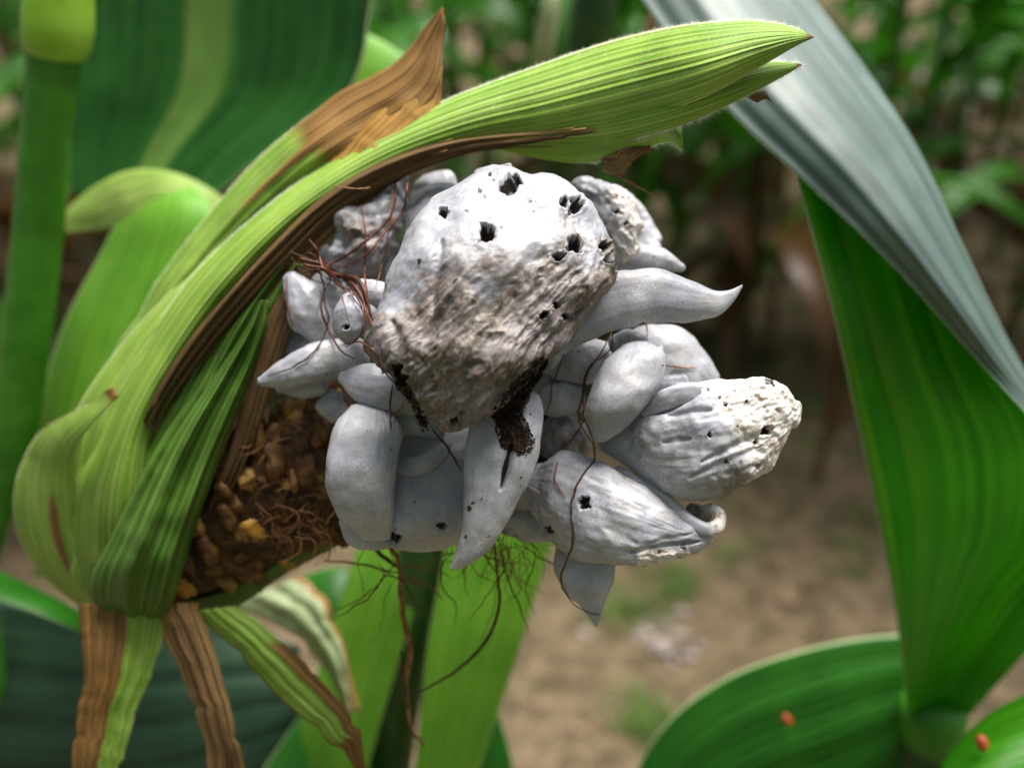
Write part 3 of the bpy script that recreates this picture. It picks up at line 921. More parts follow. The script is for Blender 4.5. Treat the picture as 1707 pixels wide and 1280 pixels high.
sheet('husk_leaf', [(1238, 160, .246, 1262, 172, .246, 0), (1262, 152, .245, 1278, 166, .245, .5), (1276, 152, .245, 1288, 172, .245, .3)], M['husk_dry'], ear, nu=8, nv=12, wob=.0004, label='frayed pale husk tip')
sheet('husk_leaf', [(1050, 230, .262, 1080, 262, .262, 0), (1090, 222, .26, 1092, 236, .26, 1)], M['husk_dry'], ear, nu=8, nv=12, dry=lambda u, v: .6 + 0 * u)
# fibrous dry bundle along the lower margin: several strands
bun = [(228, 765, .290), (262, 690, .286), (318, 600, .281), (400, 500, .274), (480, 415, .270), (570, 332, .268), (665, 277, .267), (775, 241, .265), (900, 226, .2605), (1010, 212, .254)]
for k in range(13):
    o1 = -16 + k * 3.7 + random.gauss(0, 1.5)
    w1 = random.uniform(4.5, 8.5)
    dd = .0025 * (k - 6) / 6 + random.uniform(-.0012, .0012)
    f0, f1 = random.uniform(0, .12) + (.1 if k > 11 else 0), random.uniform(.68, 1.0) - (.12 if k > 10 else 0)
    Bq = hermite(np.array([(x, y, x, y, d) for x, y, d in bun]), 60)[:, [0, 1, 4]]
    rws = []
    for i in np.linspace(f0 * 59, f1 * 59, 14):
        a_ = int(min(i, 57))
        x, y, d = Bq[a_] + (Bq[a_ + 1] - Bq[a_]) * (i - a_)
        tx, ty = Bq[a_ + 1][0] - Bq[a_][0], Bq[a_ + 1][1] - Bq[a_][1]
        l_ = math.hypot(tx, ty)
        nx, ny = -ty / l_, tx / l_
        q_ = (i / 59 - f0) / (f1 - f0)
        tp = max(.05, min(1, q_ / .2, (1 - q_) / .3))
        off = o1 * (1 - .75 * max(0, i / 59 - .45) / .55) + 3 * math.sin(i * .11 + k * 2.1)
        rws.append((x + nx * (off - w1 * tp), y + ny * (off - w1 * tp), d + dd, x + nx * (off + w1 * tp), y + ny * (off + w1 * tp), d + dd, 1.0 * tp))
    kd = random.uniform(.0, .9)
    sheet('husk_fibre', rws, M['husk_dry'], ear, nu=12, nv=90, corr=.0003, ncorr=2, wob=.0005, dry=lambda u, v: kd + .25 * np.sin(u * 9 + k * 2) + 0 * v)
# outer leaf ending in a dry brown flag
sheet('husk_leaf', [(100, 830, .338, 170, 830, .322, 12), (180, 610, .328, 240, 625, .314, 11), (300, 415, .313, 352, 455, .303, 10), (415, 280, .304, 470, 340, .293, 8), (525, 185, .292, 590, 250, .278, 5),
                    (560, 158, .290, 640, 225, .277, 3), (630, 122, .286, 700, 185, .275, 2), (690, 68, .283, 733, 130, .275, 1), (738, 12, .280, 741, 40, .278, 0)],
      M['husk'], ear, nu=40, nv=110, corr=.0004, ncorr=4, wob=.0012, key='D', dry=lambda u, v: sstep(.62, .78, v) * 1.1 + .7 * sstep(.12, .02, np.abs(u - .5)) * sstep(.45, .6, v),
      rag=5, label='green husk leaf ending in a dry brown flag')
sheet('husk_leaf', [(520, 330, .276, 560, 345, .272, 2), (570, 235, .281, 640, 262, .270, 2), (640, 150, .284, 715, 215, .272, 2), (700, 70, .285, 733, 180, .275, 1), (736, 20, .283, 736, 120, .278, 0)],
      M['flag'], ear, nu=30, nv=60, corr=.0004, ncorr=4, wob=.0012, dry=lambda u, v: .1 + .4 * v + 0 * u, rag=8, label='papery brown dry husk flag')
# small curled leaf at the lower left
sheet('husk_leaf', [(140, 1018, .320, 200, 1026, .314, 3), (62, 950, .330, 170, 990, .311, 8), (22, 855, .332, 140, 890, .306, 9), (34, 775, .326, 128, 800, .298, 6), (68, 718, .312, 128, 748, .288, 4), (128, 682, .292, 155, 705, .280, 2), (186, 645, .276, 196, 658, .274, 0)],
      M['husk'], ear, nu=34, nv=70, wob=.0008, key='E', dry=lambda u, v: .95 * sstep(.93, 1, v) + .8 * sstep(.07, 0, u) * sstep(.5, .8, v) + .85 * np.exp(-((u - .62) / .09) ** 2) * sstep(.12, .3, v) * sstep(.62, .45, v),
      rag=3, label='short husk leaf curling outward with a brown tip')
# inner blades, their shade put into a darker husk green
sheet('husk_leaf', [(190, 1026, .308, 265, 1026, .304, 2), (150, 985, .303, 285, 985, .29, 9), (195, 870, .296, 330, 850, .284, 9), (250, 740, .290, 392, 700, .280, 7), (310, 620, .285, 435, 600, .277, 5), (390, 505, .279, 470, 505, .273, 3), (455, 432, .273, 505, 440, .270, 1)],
      M['husk_shade'], ear, nu=50, nv=80, corr=.0018, ncorr=2.5, wob=.0012, key='F')
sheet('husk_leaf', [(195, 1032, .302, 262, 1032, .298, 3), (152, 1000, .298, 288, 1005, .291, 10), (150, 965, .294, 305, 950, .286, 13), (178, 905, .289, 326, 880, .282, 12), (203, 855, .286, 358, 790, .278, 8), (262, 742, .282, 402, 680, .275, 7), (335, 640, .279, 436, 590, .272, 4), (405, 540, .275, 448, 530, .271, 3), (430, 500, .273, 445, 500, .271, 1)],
      M['husk_shade'], ear, nu=60, nv=90, corr=.0024, ncorr=2.4, wob=.0012, key='G', dry=lambda u, v: .75 * sstep(.9, 1, u) * sstep(.25, .45, v))
sheet('husk_leaf', [(150, 1020, .318, 215, 1028, .309, 3), (66, 930, .326, 210, 990, .306, 9), (95, 820, .32, 235, 900, .299, 9), (120, 700, .316, 240, 780, .297, 8), (190, 590, .308, 290, 660, .292, 7), (280, 490, .302, 340, 560, .290, 6), (370, 405, .297, 410, 455, .288, 4), (470, 325, .292, 490, 350, .288, 2), (560, 270, .289, 562, 274, .289, 0)],
      M['husk'], ear, nu=40, nv=90, corr=.0006, ncorr=2.5, wob=.0008)
for k, (a, bb) in enumerate([((398, 715), 26), ((410, 700), 18), ((385, 740), 22)]):
    ox = k * 9 - 6
    sheet('husk_fibre', [(355 + ox, 850, .281, 357 + ox, 850, .281, 0), (376 + ox, 790, .279, 388 + ox, 790, .277, .5), (398 + ox, 715, .277, 420 + ox, 715, .275, 1), (425 + ox, 610, .274, 452 + ox, 612, .272, 1.5), (452 + ox, 515, .272, 484 + ox, 520, .270, 1.5), (492 + ox, 440, .272, 510 + ox, 448, .271, 1), (520 + ox, 402, .271, 524 + ox, 404, .271, 0)],
          M['husk_dry'], ear, nu=14, nv=70, corr=.0005, ncorr=3, wob=.001, dry=lambda u, v: .75 + 0 * u)
# green skin along the lower side of the cob
sheet('husk_leaf', [(250, 1010, .300, 330, 1025, .310, 1), (380, 985, .300, 400, 1008, .306, 1), (470, 935, .296, 480, 955, .300, 1), (580, 880, .288, 590, 895, .29, 0)], M['husk_shade'], ear, nu=14, nv=40, wob=.0008)
# hanging dry husks below
sheet('husk_leaf', [(132, 1005, .305, 275, 1010, .300, 6), (138, 1050, .302, 272, 1055, .298, 5), (140, 1120, .300, 250, 1125, .297, 4), (130, 1205, .300, 218, 1210, .297, 2), (118, 1310, .302, 190, 1315, .300, 1)],
      M['husk'], ear, nu=36, nv=60, corr=.0004, ncorr=5, wob=.0012, key='R1', dry=lambda u, v: 1.1 * sstep(.62, .48, u) + .5 * sstep(.93, 1, u), rag=8, label='hanging husk strip, half rusty brown and half green')
sheet('husk_leaf', [(240, 1005, .301, 330, 1005, .296, 4), (272, 1060, .298, 348, 1060, .294, 3), (312, 1140, .296, 372, 1140, .293, 3), (335, 1210, .296, 392, 1210, .293, 2), (352, 1310, .298, 415, 1310, .296, 1)],
      M['husk_dry'], ear, nu=30, nv=60, corr=.0006, ncorr=3, wob=.001, dry=lambda u, v: 1.1 * sstep(.1, .25, u) * sstep(.92, .8, u) * sstep(.0, .2, v) - .2, rag=8, label='hanging husk strip, dark brown with pale edges')
sheet('husk_leaf', [(322, 1018, .298, 392, 1010, .295, 3), (385, 1075, .296, 440, 1045, .293, 3), (450, 1145, .294, 510, 1110, .292, 3), (520, 1208, .293, 570, 1175, .292, 2), (585, 1272, .294, 606, 1235, .293, 1), (603, 1300, .295, 610, 1280, .294, 0)],
      M['husk'], ear, nu=30, nv=60, corr=.0004, ncorr=4, wob=.001, key='R3', dry=lambda u, v: 1.0 * sstep(.6, .8, u) * sstep(.2, .4, v) + 1.1 * sstep(.72, .95, v) + .6 * sstep(.12, .02, u), rag=8, label='hanging green husk strip with brown rim and tip')

# fine white hairs along husk margins
HV, HF = [], []


def hairs(V, uidx, n_, lo, hi, out, length=.0012):
    nv = V.shape[0]
    for _ in range(n_):
        t = lo + (hi - lo) * random.random()
        j = min(int(t * (nv - 1)), nv - 2)
        f = t * (nv - 1) - j
        p = V[j, uidx] * (1 - f) + V[j + 1, uidx] * f
        ud = V[j, uidx] - V[j, uidx + out]
        ud = ud / (np.linalg.norm(ud) + 1e-9)
        td = V[j + 1, uidx] - V[j, uidx]
        td = td / (np.linalg.norm(td) + 1e-9)
        dr = ud + td * random.gauss(.35, .5) + rng.normal(size=3) * .45
        dr /= np.linalg.norm(dr)
        L_ = length * random.uniform(.35, 1.2)
        sdv = np.cross(dr, FW)
        sdv /= np.linalg.norm(sdv) + 1e-9
        b_ = len(HV)
        HV.extend([p - ud * .0003 - sdv * .000022, p - ud * .0003 + sdv * .000022, p + dr * L_])
        HF.append((b_, b_ + 1, b_ + 2))


A = SHEETS['A']
hairs(A, 0, 2600, .3, .99, 1, .0014)
hairs(A, 3, 500, .35, .97, 1)
hairs(A, -1, 350, .75, .99, -1)
Bs = SHEETS['B']
hairs(Bs, -1, 900, .45, 1, -1, .0024)
hairs(Bs, 0, 350, .7, 1, 1, .0022)
hairs(SHEETS['C'], -1, 350, .5, 1, -1, .0026)
hairs(SHEETS['D'], 0, 700, .2, .75, 1)
hairs(SHEETS['E'], 0, 250, .3, .9, 1)
for _ in range(2200):     # hairs standing on the face of the top leaf
    j = random.randint(60, 136); i = random.randint(2, 40)
    hairs(A[j:j + 2], i, 1, 0, 1, 1, .0008)
o = mesh_obj('husk_hair', np.array(HV), HF, M['hair'], ear, smooth=False, label='fine white hairs on the husk margins')
o['kind'] = 'stuff'


# ------------------------------------------------------------------ silk strands
def strand(pts, wpx, mat, lift=.0006, default=.26, fixed=None, nseg=None, jit=1.2):
    p = np.asarray(pts, float)
    m = nseg or max(12, int(np.linalg.norm(np.diff(p, axis=0), axis=1).sum() / 7))
    q = hermite(np.hstack([p, p]), m)[:, :2]
    q = q + rng.normal(size=q.shape) * jit * .12 + jit * np.stack([pn(np.stack([np.arange(m) * .35, np.full(m, p[0, 0]), np.full(m, p[0, 1])], 1)), pn(np.stack([np.arange(m) * .35, np.full(m, p[0, 1] + 9), np.full(m, p[0, 0])], 1))], 1) * 2
    if fixed is not None:
        d = np.interp(np.linspace(0, 1, m), np.linspace(0, 1, len(fixed)), fixed)
    else:
        d = np.array([surf(a, b, default, lift) for a, b in q])
        for _ in range(3):
            dm = np.minimum(d, (np.roll(d, 1) + np.roll(d, -1)) / 2)
            dm[0], dm[-1] = d[0], d[-1]
            d = dm
    W3 = P(q[:, 0], q[:, 1], d)
    taper = np.concatenate([np.linspace(.6, 1, m // 3), np.ones(m - m // 3 - m // 3), np.linspace(1, .45, m // 3)])
    V, F = tube(W3, wpx * .5 * K * .25 * taper, 6)
    return mesh_obj('silk_strand', V, F, M[mat], ear)


D_, RD, TN = 'silk', 'silk_red', 'silk_tan'
# across the left group
strand([(555, 310), (600, 315), (640, 305)], 3, TN, .003)
strand([(602, 335), (610, 400), (608, 460), (615, 500)], 3.5, RD, .002)
strand([(660, 290), (655, 350), (600, 410), (540, 445), (505, 455)], 5, D_, .003)
strand([(680, 300), (672, 350), (640, 390), (610, 425), (575, 445)], 4.5, RD, .004)
strand([(655, 300), (650, 380), (640, 430), (628, 470)], 3, TN, .003)
strand([(500, 430), (530, 440), (570, 458), (600, 470), (612, 500), (618, 530)], 8, D_, .003)
strand([(505, 440), (545, 450), (590, 475), (608, 510), (620, 545)], 5, RD, .004)
strand([(515, 400), (530, 420), (540, 450), (585, 470)], 4, RD, .003)
strand([(525, 440), (540, 475), (535, 510), (548, 550), (575, 590), (590, 597)], 4.5, D_, .0025)
strand([(552, 465), (540, 490), (548, 530), (540, 560), (520, 590), (480, 615), (445, 628)], 3, D_, .0007)
strand([(570, 575), (600, 570), (625, 588), (640, 620), (660, 640)], 3, D_, .0015)
strand([(478, 460), (480, 510), (488, 545)], 3, RD, .002)
strand([(600, 465), (610, 520), (600, 560), (575, 578)], 4, D_, .003)
strand([(655, 640), (650, 680), (652, 715)], 4, D_, .002)
strand([(680, 670), (660, 690), (655, 705)], 2.5, TN, .002)
strand([(720, 715), (745, 745), (770, 785)], 4, D_, .002)
for k in range(9):
    x0, y0 = random.uniform(480, 540), random.uniform(415, 465)
    strand([(x0, y0), (x0 + random.uniform(20, 60), y0 + random.uniform(0, 50)), (x0 + random.uniform(60, 120), y0 + random.uniform(20, 110))], random.uniform(1.5, 3), random.choice([D_, D_, D_, RD]), random.uniform(.0015, .004))
# right side
strand([(1022, 552), (1018, 580), (985, 610), (972, 660), (965, 700), (985, 735), (992, 760), (965, 800), (952, 850), (955, 900), (940, 945), (935, 965), (950, 1000), (985, 1022), (1000, 1025)], 3.2, D_, .0004)
strand([(1020, 555), (1000, 590), (975, 630), (975, 690), (990, 740)], 3.5, D_, .002)
strand([(940, 590), (925, 630), (912, 690)], 2.5, RD, .001)
strand([(1105, 608), (1130, 612), (1160, 615)], 3.5, TN, .0006)
strand([(1060, 545), (1075, 540), (1080, 560)], 2.5, TN, .0006)
strand([(930, 770), (925, 800), (942, 828)], 2.5, RD, .0004)
strand([(975, 700), (955, 730), (930, 750)], 3, D_, .001)
strand([(1000, 282), (1040, 300), (1075, 318), (1102, 330)], 4, TN, fixed=[.262, .255])
# over the cob
for k in range(90):
    x0, y0 = random.uniform(420, 560), random.uniform(690, 900)
    a = random.uniform(-1.2, 2.2)
    L_ = random.uniform(30, 90)
    strand([(x0, y0), (x0 + math.cos(a) * L_ * .5 + random.gauss(0, 8), y0 + math.sin(a) * L_ * .5), (x0 + math.cos(a + .5) * L_, y0 + math.sin(a + .5) * L_)], random.uniform(1.0, 3.0), random.choice([D_, D_, TN, TN]),
           fixed=[.2725 + random.uniform(-.001, .006), .2725 + random.uniform(-.001, .006)])
# hanging beneath the galls
strand([(640, 900), (662, 930), (668, 990), (675, 1040), (684, 1085), (676, 1140), (680, 1180), (690, 1222), (708, 1242)], 12, TN, fixed=[.268, .285, .29, .29])
strand([(668, 1085), (672, 1130), (680, 1180)], 7, D_, fixed=[.289, .289])
strand([(822, 895), (828, 950), (832, 1010), (815, 1060), (770, 1110), (720, 1142), (688, 1160)], 7, D_, fixed=[.27, .285, .29, .289])
strand([(830, 890), (845, 960), (870, 1020), (880, 1055)], 3.5, D_, fixed=[.27, .285])
strand([(595, 895), (630, 920), (668, 950)], 8, D_, fixed=[.275, .28])
strand([(540, 935), (600, 940), (660, 955)], 4, D_, fixed=[.285, .282])
for k in range(24):
    left = k < 8
    x0, y0 = (random.uniform(600, 690), random.uniform(905, 960)) if left else (random.uniform(745, 905), random.uniform(890, 915))
    pts = [(x0, y0)]
    a = random.uniform(.6, 2.4)
    for s in range(4):
        a += random.gauss(0, .5)
        st = random.uniform(15, 45)
        pts.append((pts[-1][0] + math.cos(a) * st, pts[-1][1] + abs(math.sin(a)) * st))
    strand(pts, random.uniform(1.3, 3), random.choice([D_, TN, TN, D_]), fixed=[.268, random.uniform(.275, .295)], jit=2)

for k in range(38):
    x0, y0 = random.gauss(835, 28), random.uniform(880, 905)
    pts = [(x0, y0)]
    a = random.gauss(1.57, .5)
    for q_ in range(4):
        a += random.gauss(0, .55)
        st = random.uniform(10, 34)
        pts.append((pts[-1][0] + math.cos(a) * st, pts[-1][1] + abs(math.sin(a)) * st))
    strand(pts, random.uniform(.8, 1.8), random.choice([D_, TN, TN]), fixed=[.266, random.uniform(.272, .288)], jit=2)

# ------------------------------------------------------------------ THE HOST PLANT (stalk, sheath, leaves)


def to_ground(pts):
    """extend a stalk polyline straight down to the soil"""
    p = [np.asarray(q, float) for q in pts]
    d = p[-1] - p[-2]
    d = d / np.linalg.norm(d)
    d = d * .35 + np.array([0, 0, -1.0])
    d /= np.linalg.norm(d)
    t = (p[-1][2] + .03) / -d[2]
    p.append(p[-1] + d * t * .5)
    p.append(p[-1] + d * t * .5)
    return np.array(p)


def stalk(name, pts, rad, mat, parent, n=20):
    pts = np.asarray(pts)
    L = np.concatenate([[0], np.cumsum(np.linalg.norm(np.diff(pts, axis=0), axis=1))])
    t = np.linspace(0, L[-1], 60)
    q = np.stack([np.interp(t, L, pts[:, k]) for k in range(3)], 1)
    V, F = tube(q, rad, n)
    return mesh_obj(name, V, F, mat, parent)


hs_pts = to_ground([P(108, -160, .345), P(92, 70, .362), P(62, 400, .385), P(26, 720, .405), P(-45, 960, .425)])
host = empty('maize_plant', (hs_pts[-1][0], hs_pts[-1][1], 0))
tag(host, 'maize plant bearing the galled ear, smooth green stalk with a swollen node', 'maize plant')
stalk('stalk', hs_pts, np.interp(np.linspace(0, 1, 60), [0, .15, .3, 1], [.0094, .0092, .0080, .0105]), M['stalk'], host)
nd = np.array([P(103, -100, .350), P(99, -20, .356), P(98, 10, .358), P(97, 40, .360), P(95, 68, .361), P(92, 84, .363), P(92, 96, .364)])
V, F = tube(nd, np.array([.0110, .0116, .0122, .0125, .0120, .0110, .0094]), 24)
mesh_obj('node', V, F, M['node'], host, label='pale yellow-green swollen node')
sheet('leaf', [(118, 330, .432, 350, 330, .412, -6), (108, 260, .432, 425, 270, .41, -9), (100, 150, .43, 580, 152, .405, -12), (96, 0, .428, 620, 0, .40, -14), (96, -150, .425, 650, -150, .39, -15)],
      M['leaf_rib'], host, nu=60, nv=60, corr=.0005, ncorr=7, wob=.0003, label='wide dark green leaf blade with a pale midrib')
sheet('leaf_sheath', [(262, 300, .408, 312, 305, .403, 2), (225, 330, .407, 345, 335, .396, 7), (165, 430, .41, 345, 440, .392, 10), (100, 560, .415, 300, 580, .392, 11), (68, 680, .42, 260, 720, .392, 12), (60, 800, .425, 230, 860, .395, 12), (60, 960, .435, 190, 980, .40, 10)],
      M['sheath'], host, nu=40, nv=50, label='pale green sheath behind the husk')
sheet('leaf_collar', [(95, 365, .42, 108, 390, .42, 0), (155, 312, .418, 178, 385, .412, 2), (212, 285, .412, 232, 372, .400, 3), (275, 284, .406, 285, 352, .396, 3), (340, 308, .404, 338, 375, .395, 2), (385, 340, .405, 380, 385, .402, 0)],
      M['collar'], host, nu=20, nv=40, wob=.001, dry=lambda u, v: .8 * sstep(.85, 1, u))
sheet('leaf', [(545, 60, .47, 560, 260, .47, 0), (600, 55, .47, 620, 230, .47, 4), (670, 90, .47, 690, 200, .47, 3), (720, 130, .47, 725, 160, .47, 0)], M['sheath'], host, nu=14, nv=24)
# lower leaves of the host plant
sheet('leaf', [(-120, 960, .46, -80, 1420, .45, 6), (60, 1010, .455, 70, 1420, .445, 8), (220, 1030, .45, 240, 1400, .44, 9), (400, 1040, .45, 420, 1330, .44, 8), (500, 1075, .45, 505, 1260, .445, 4)],
      M['leaf_dark'], host, nu=40, nv=50, corr=.0004, ncorr=5, wob=.0004, label='dark lower leaf with a bluish sheen')
sheet('leaf', [(-60, 925, .40, -60, 985, .38, 3), (30, 965, .40, 30, 1010, .38, 3), (110, 1005, .40, 105, 1040, .385, 2), (170, 1040, .41, 150, 1060, .40, 0)], M['leaf'], host, nu=14, nv=30)
sheet('leaf_collar', [(380, 1010, .40, 500, 960, .395, 3), (445, 1030, .395, 540, 990, .39, 5), (505, 1070, .39, 560, 1040, .388, 5), (550, 1125, .387, 578, 1095, .385, 4), (575, 1190, .385, 597, 1185, .384, 2)],
      M['pale'], host, nu=24, nv=50, corr=.001, ncorr=2.5, wob=.003, dry=lambda u, v: .8 * sstep(.72, 1, u) + .5 * sstep(.2, .0, u) + .5 * sstep(.6, 1, v), rag=8, label='whitish leaf collar under the cob')
sheet('leaf', [(500, 960, .44, 520, 1040, .43, 3), (560, 945, .44, 570, 1060, .43, 4), (620, 960, .44, 620, 1040, .44, 2)], M['leaf'], host, nu=14, nv=24)

# ------------------------------------------------------------------ PLANT BEHIND, BELOW THE GALLS
cs = to_ground([P(780, 560, .40), P(728, 800, .40), P(690, 980, .41), P(655, 1180, .43), P(640, 1290, .445)])
pl2 = empty('maize_plant', (cs[-1][0], cs[-1][1], 0))
tag(pl2, 'maize stalk wrapped in bright green sheaths directly beneath the galls', 'maize plant')
stalk('stalk', cs, .0115, M['stalk_dark'], pl2)
sheet('leaf_sheath', [(650, 700, .415, 715, 700, .40, 4), (612, 860, .415, 712, 860, .40, 5), (575, 980, .415, 700, 980, .40, 6), (540, 1090, .42, 668, 1090, .405, 6), (480, 1290, .43, 610, 1290, .415, 6), (450, 1400, .44, 580, 1400, .42, 5)],
      M['sheath'], pl2, nu=30, nv=50, corr=.0006, ncorr=3)
sheet('leaf_sheath', [(770, 700, .395, 960, 700, .42, 6), (748, 860, .395, 930, 860, .415, 7), (735, 950, .395, 905, 950, .415, 7), (715, 1060, .398, 872, 1060, .415, 7), (690, 1290, .41, 795, 1290, .43, 6), (670, 1400, .42, 760, 1400, .44, 5)],
      M['sheath'], pl2, nu=30, nv=50, corr=.0006, ncorr=3)
sheet('leaf', [(790, 1180, .48, 830, 1185, .48, 1), (780, 1240, .48, 848, 1245, .48, 3), (770, 1400, .48, 870, 1400, .48, 4)], M['leaf'], pl2, nu=12, nv=20)
sheet('leaf', [(360, 1400, .40, 700, 1400, .42, 5), (440, 1280, .42, 640, 1300, .43, 6), (510, 1180, .43, 610, 1200, .43, 4), (560, 1120, .43, 600, 1130, .43, 1)], M['leaf'], pl2, nu=20, nv=30)

# ------------------------------------------------------------------ PLANT AT THE RIGHT WITH THE FOLDED LEAF
rs = to_ground([P(1640, 700, .43), P(1590, 1000, .425), P(1556, 1185, .430), P(1535, 1300, .44)])
pl3 = empty('maize_plant', (rs[-1][0], rs[-1][1], 0))
tag(pl3, 'maize plant whose broad leaf folds over to show a silvery sheen', 'maize plant')
stalk('stalk', rs[2:], .0135, M['stalk_dark'], pl3)


def folded_leaf():
    # stations from the collar upward: left margin, fold line, front margin (pixel + distance)
    Lm = [(1512, 1195, 0.420), (1505, 1120, 0.405), (1490, 1000, 0.380), (1462, 860, 0.355), (1425, 690, 0.330), (1388, 520, 0.312), (1350, 380, 0.306), (1316, 255, 0.308), (1265, 130, 0.316), (1200, 20, 0.328), (1130, -100, 0.342)]
    Fm = [(1560, 1200, .430), (1600, 1120, .425), (1680, 1000, .405), (1785, 880, .380), (1790, 750, .345), (1700, 605, .326), (1606, 410, .320), (1524, 240, .322), (1434, 110, .330), (1340, -15, .342), (1262, -135, .354)]
    Mm = [(1618, 1190, 0.422), (1690, 1110, 0.408), (1800, 990, 0.380), (1900, 860, 0.350), (1790, 770, 0.323), (1640, 612, 0.305), (1490, 445, 0.299), (1352, 312, 0.301), (1212, 182, 0.309), (1110, 60, 0.321), (1030, -60, 0.333)]
    nv, nu = 110, 61
    a, f, m_ = [hermite(np.array([(p[0], p[1], p[0], p[1], p[2]) for p in q], float), nv, None) for q in (Lm, Fm, Mm)]
    pa, pf, pm = [P(q[:, 0], q[:, 1], q[:, 4]) for q in (a, f, m_)]
    V = np.zeros((nv, nu, 3))
    vq = np.linspace(0, 1, nv)[:, None]
    up_ = sstep(.36, .52, vq)
    fd = 1 - (1.12 * up_ + .5 * (1 - up_))                # how much of the drop toward the camera is left after Q
    qx = (f * .52 + m_ * .48)
    qd = m_[:, 4:5] + (f[:, 4:5] - m_[:, 4:5]) * fd
    pq = P(qx[:, 0], qx[:, 1], qd[:, 0])
    kn = np.array([0, .5, .73, 1.0])
    pts = np.stack([pa, pf, pq, pm])                     # 4, nv, 3
    tn = np.empty_like(pts)
    tn[0] = (pts[1] - pts[0]) / .5
    tn[3] = (pts[3] - pts[2]) / .27
    for k in (1, 2):
        h0_, h1_ = kn[k] - kn[k - 1], kn[k + 1] - kn[k]
        tn[k] = ((pts[k] - pts[k - 1]) / h0_ * h1_ + (pts[k + 1] - pts[k]) / h1_ * h0_) / (h0_ + h1_)
    for i in range(nu):
        u = i / (nu - 1)
        k = min(int(np.searchsorted(kn, u, side='right')) - 1, 2)
        h_ = kn[k + 1] - kn[k]
        x = (u - kn[k]) / h_
        V[:, i] = (2 * x ** 3 - 3 * x ** 2 + 1) * pts[k] + (x ** 3 - 2 * x ** 2 + x) * h_ * tn[k] + (-2 * x ** 3 + 3 * x ** 2) * pts[k + 1] + (x ** 3 - x ** 2) * h_ * tn[k + 1]
    to = CAM - V
    to /= np.linalg.norm(to, axis=2)[..., None]
    u = np.linspace(0, 1, nu)
    V = V + to * (.00025 * np.cos(2 * np.pi * u * 11))[None, :, None]
    V = V + to * (.0012 * fbm(V.reshape(-1, 3) * 30, 2).reshape(nv, nu))[..., None]
    uu, vv = np.meshgrid(u, np.linspace(0, 1, nv))
    o = mesh_obj('leaf', V.reshape(-1, 3), grid_faces(nv, nu), M['leaf_silver'], pl3, uv=np.stack([uu.ravel(), vv.ravel()], 1), attrs={'dry': np.zeros(nv * nu)},
                 label='broad leaf folded over, silvery outside and bright green inside')
    o.data.materials.append(M['leaf_under'])
    md = o.modifiers.new('thickness', 'SOLIDIFY'); md.thickness = .0003; md.offset = 0; md.material_offset = 1
    return V


FV = folded_leaf()
HV, HF = [], []
hairs(FV, -1, 900, .35, .85, -1, .0008)
o = mesh_obj('leaf_hair', np.array(HV), HF, M['hair'], pl3, smooth=False)
o['kind'] = 'stuff'
V, F = tube(np.array([P(1560, 1165, .428), P(1556, 1190, .430), P(1551, 1215, .433), P(1547, 1240, .435)]), np.array([.0134, .0142, .0143, .0138]), 24)
mesh_obj('leaf_collar', V, F, M['stalk'], pl3)
sheet('leaf', [(1030, 1420, 0.450, 1140, 1500, 0.450, 4), (1060, 1285, 0.450, 1190, 1440, 0.445, 6), (1110, 1205, 0.450, 1260, 1420, 0.445, 7), (1200, 1135, 0.450, 1340, 1400, 0.440, 7), (1330, 1085, 0.445, 1430, 1370, 0.440, 7), (1490, 1058, 0.440, 1520, 1300, 0.435, 5), (1580, 1060, 0.435, 1570, 1250, 0.432, 3)],
      M['leaf'], pl3, nu=40, nv=60, corr=.0006, ncorr=4, label='dark green leaf with an arched pale margin')
sheet('leaf', [(1570, 1270, .37, 1570, 1330, .35, 2), (1640, 1195, .37, 1640, 1330, .345, 5), (1720, 1150, .37, 1740, 1310, .345, 6), (1860, 1090, .37, 1880, 1280, .345, 5)],
      M['leaf_silver'], pl3, nu=24, nv=40, label='pale grey-green leaf at the foot of the folded leaf')


def fleck(x, y, d, w_, h_, ang, label):
    nu, nv = 12, 8
    c = P(x, y, d)
    V = []
    for j in range(nv):
        ph = -np.pi / 2 + np.pi * j / (nv - 1)
        for i in range(nu):
            t = 2 * np.pi * i / nu
            a, b_ = math.cos(t) * math.cos(ph) * w_ * (1 + .15 * math.cos(t)), math.sin(t) * math.cos(ph) * h_
            x2, y2 = a * math.cos(ang) - b_ * math.sin(ang), a * math.sin(ang) + b_ * math.cos(ang)
            V.append(c + RT * x2 + UP * y2 - FW * math.sin(ph) * h_ * .7)
    o = mesh_obj('dry_fleck', V, grid_faces(nv, nu, True), M['red'], None, rootloc=c)
    tag(o, label, 'fleck')
    return o


fleck(1312, 1198, .434, .0032, .0016, -.9, 'small red-brown fleck lying on the dark arched leaf')
fleck(1636, 1238, .352, .0021, .0032, .3, 'shiny red fleck on the pale grey-green leaf')

# ------------------------------------------------------------------ stalk behind the husk at the top
ts = to_ground([P(1010, -120, .60), P(985, 60, .62), P(930, 300, .68), P(880, 520, .76), P(820, 800, .88)])
pl4 = empty('maize_plant', (ts[-1][0], ts[-1][1], 0))
tag(pl4, 'slender maize plant right behind the arching husk, with a hairy pale shoot', 'maize plant')
stalk('stalk', ts, .014, M['stalk_dark'], pl4)
V, F = tube(np.array([P(925, -60, .50), P(917, 20, .50), P(908, 70, .51), P(895, 140, .52)]), np.array([.0035, .005, .0055, .006]), 12)
mesh_obj('shoot', V, F, M['pale'], pl4, label='pale fuzzy shoot')
sheet('leaf', [(1070, 60, .44, 1090, 70, .44, 0), (1085, 15, .44, 1110, 35, .44, 1), (1105, -10, .44, 1135, 0, .44, 1), (1120, -30, .44, 1140, -20, .44, 0)], M['husk_dry'], pl4, nu=10, nv=16, dry=lambda u, v: .8 + 0 * u)


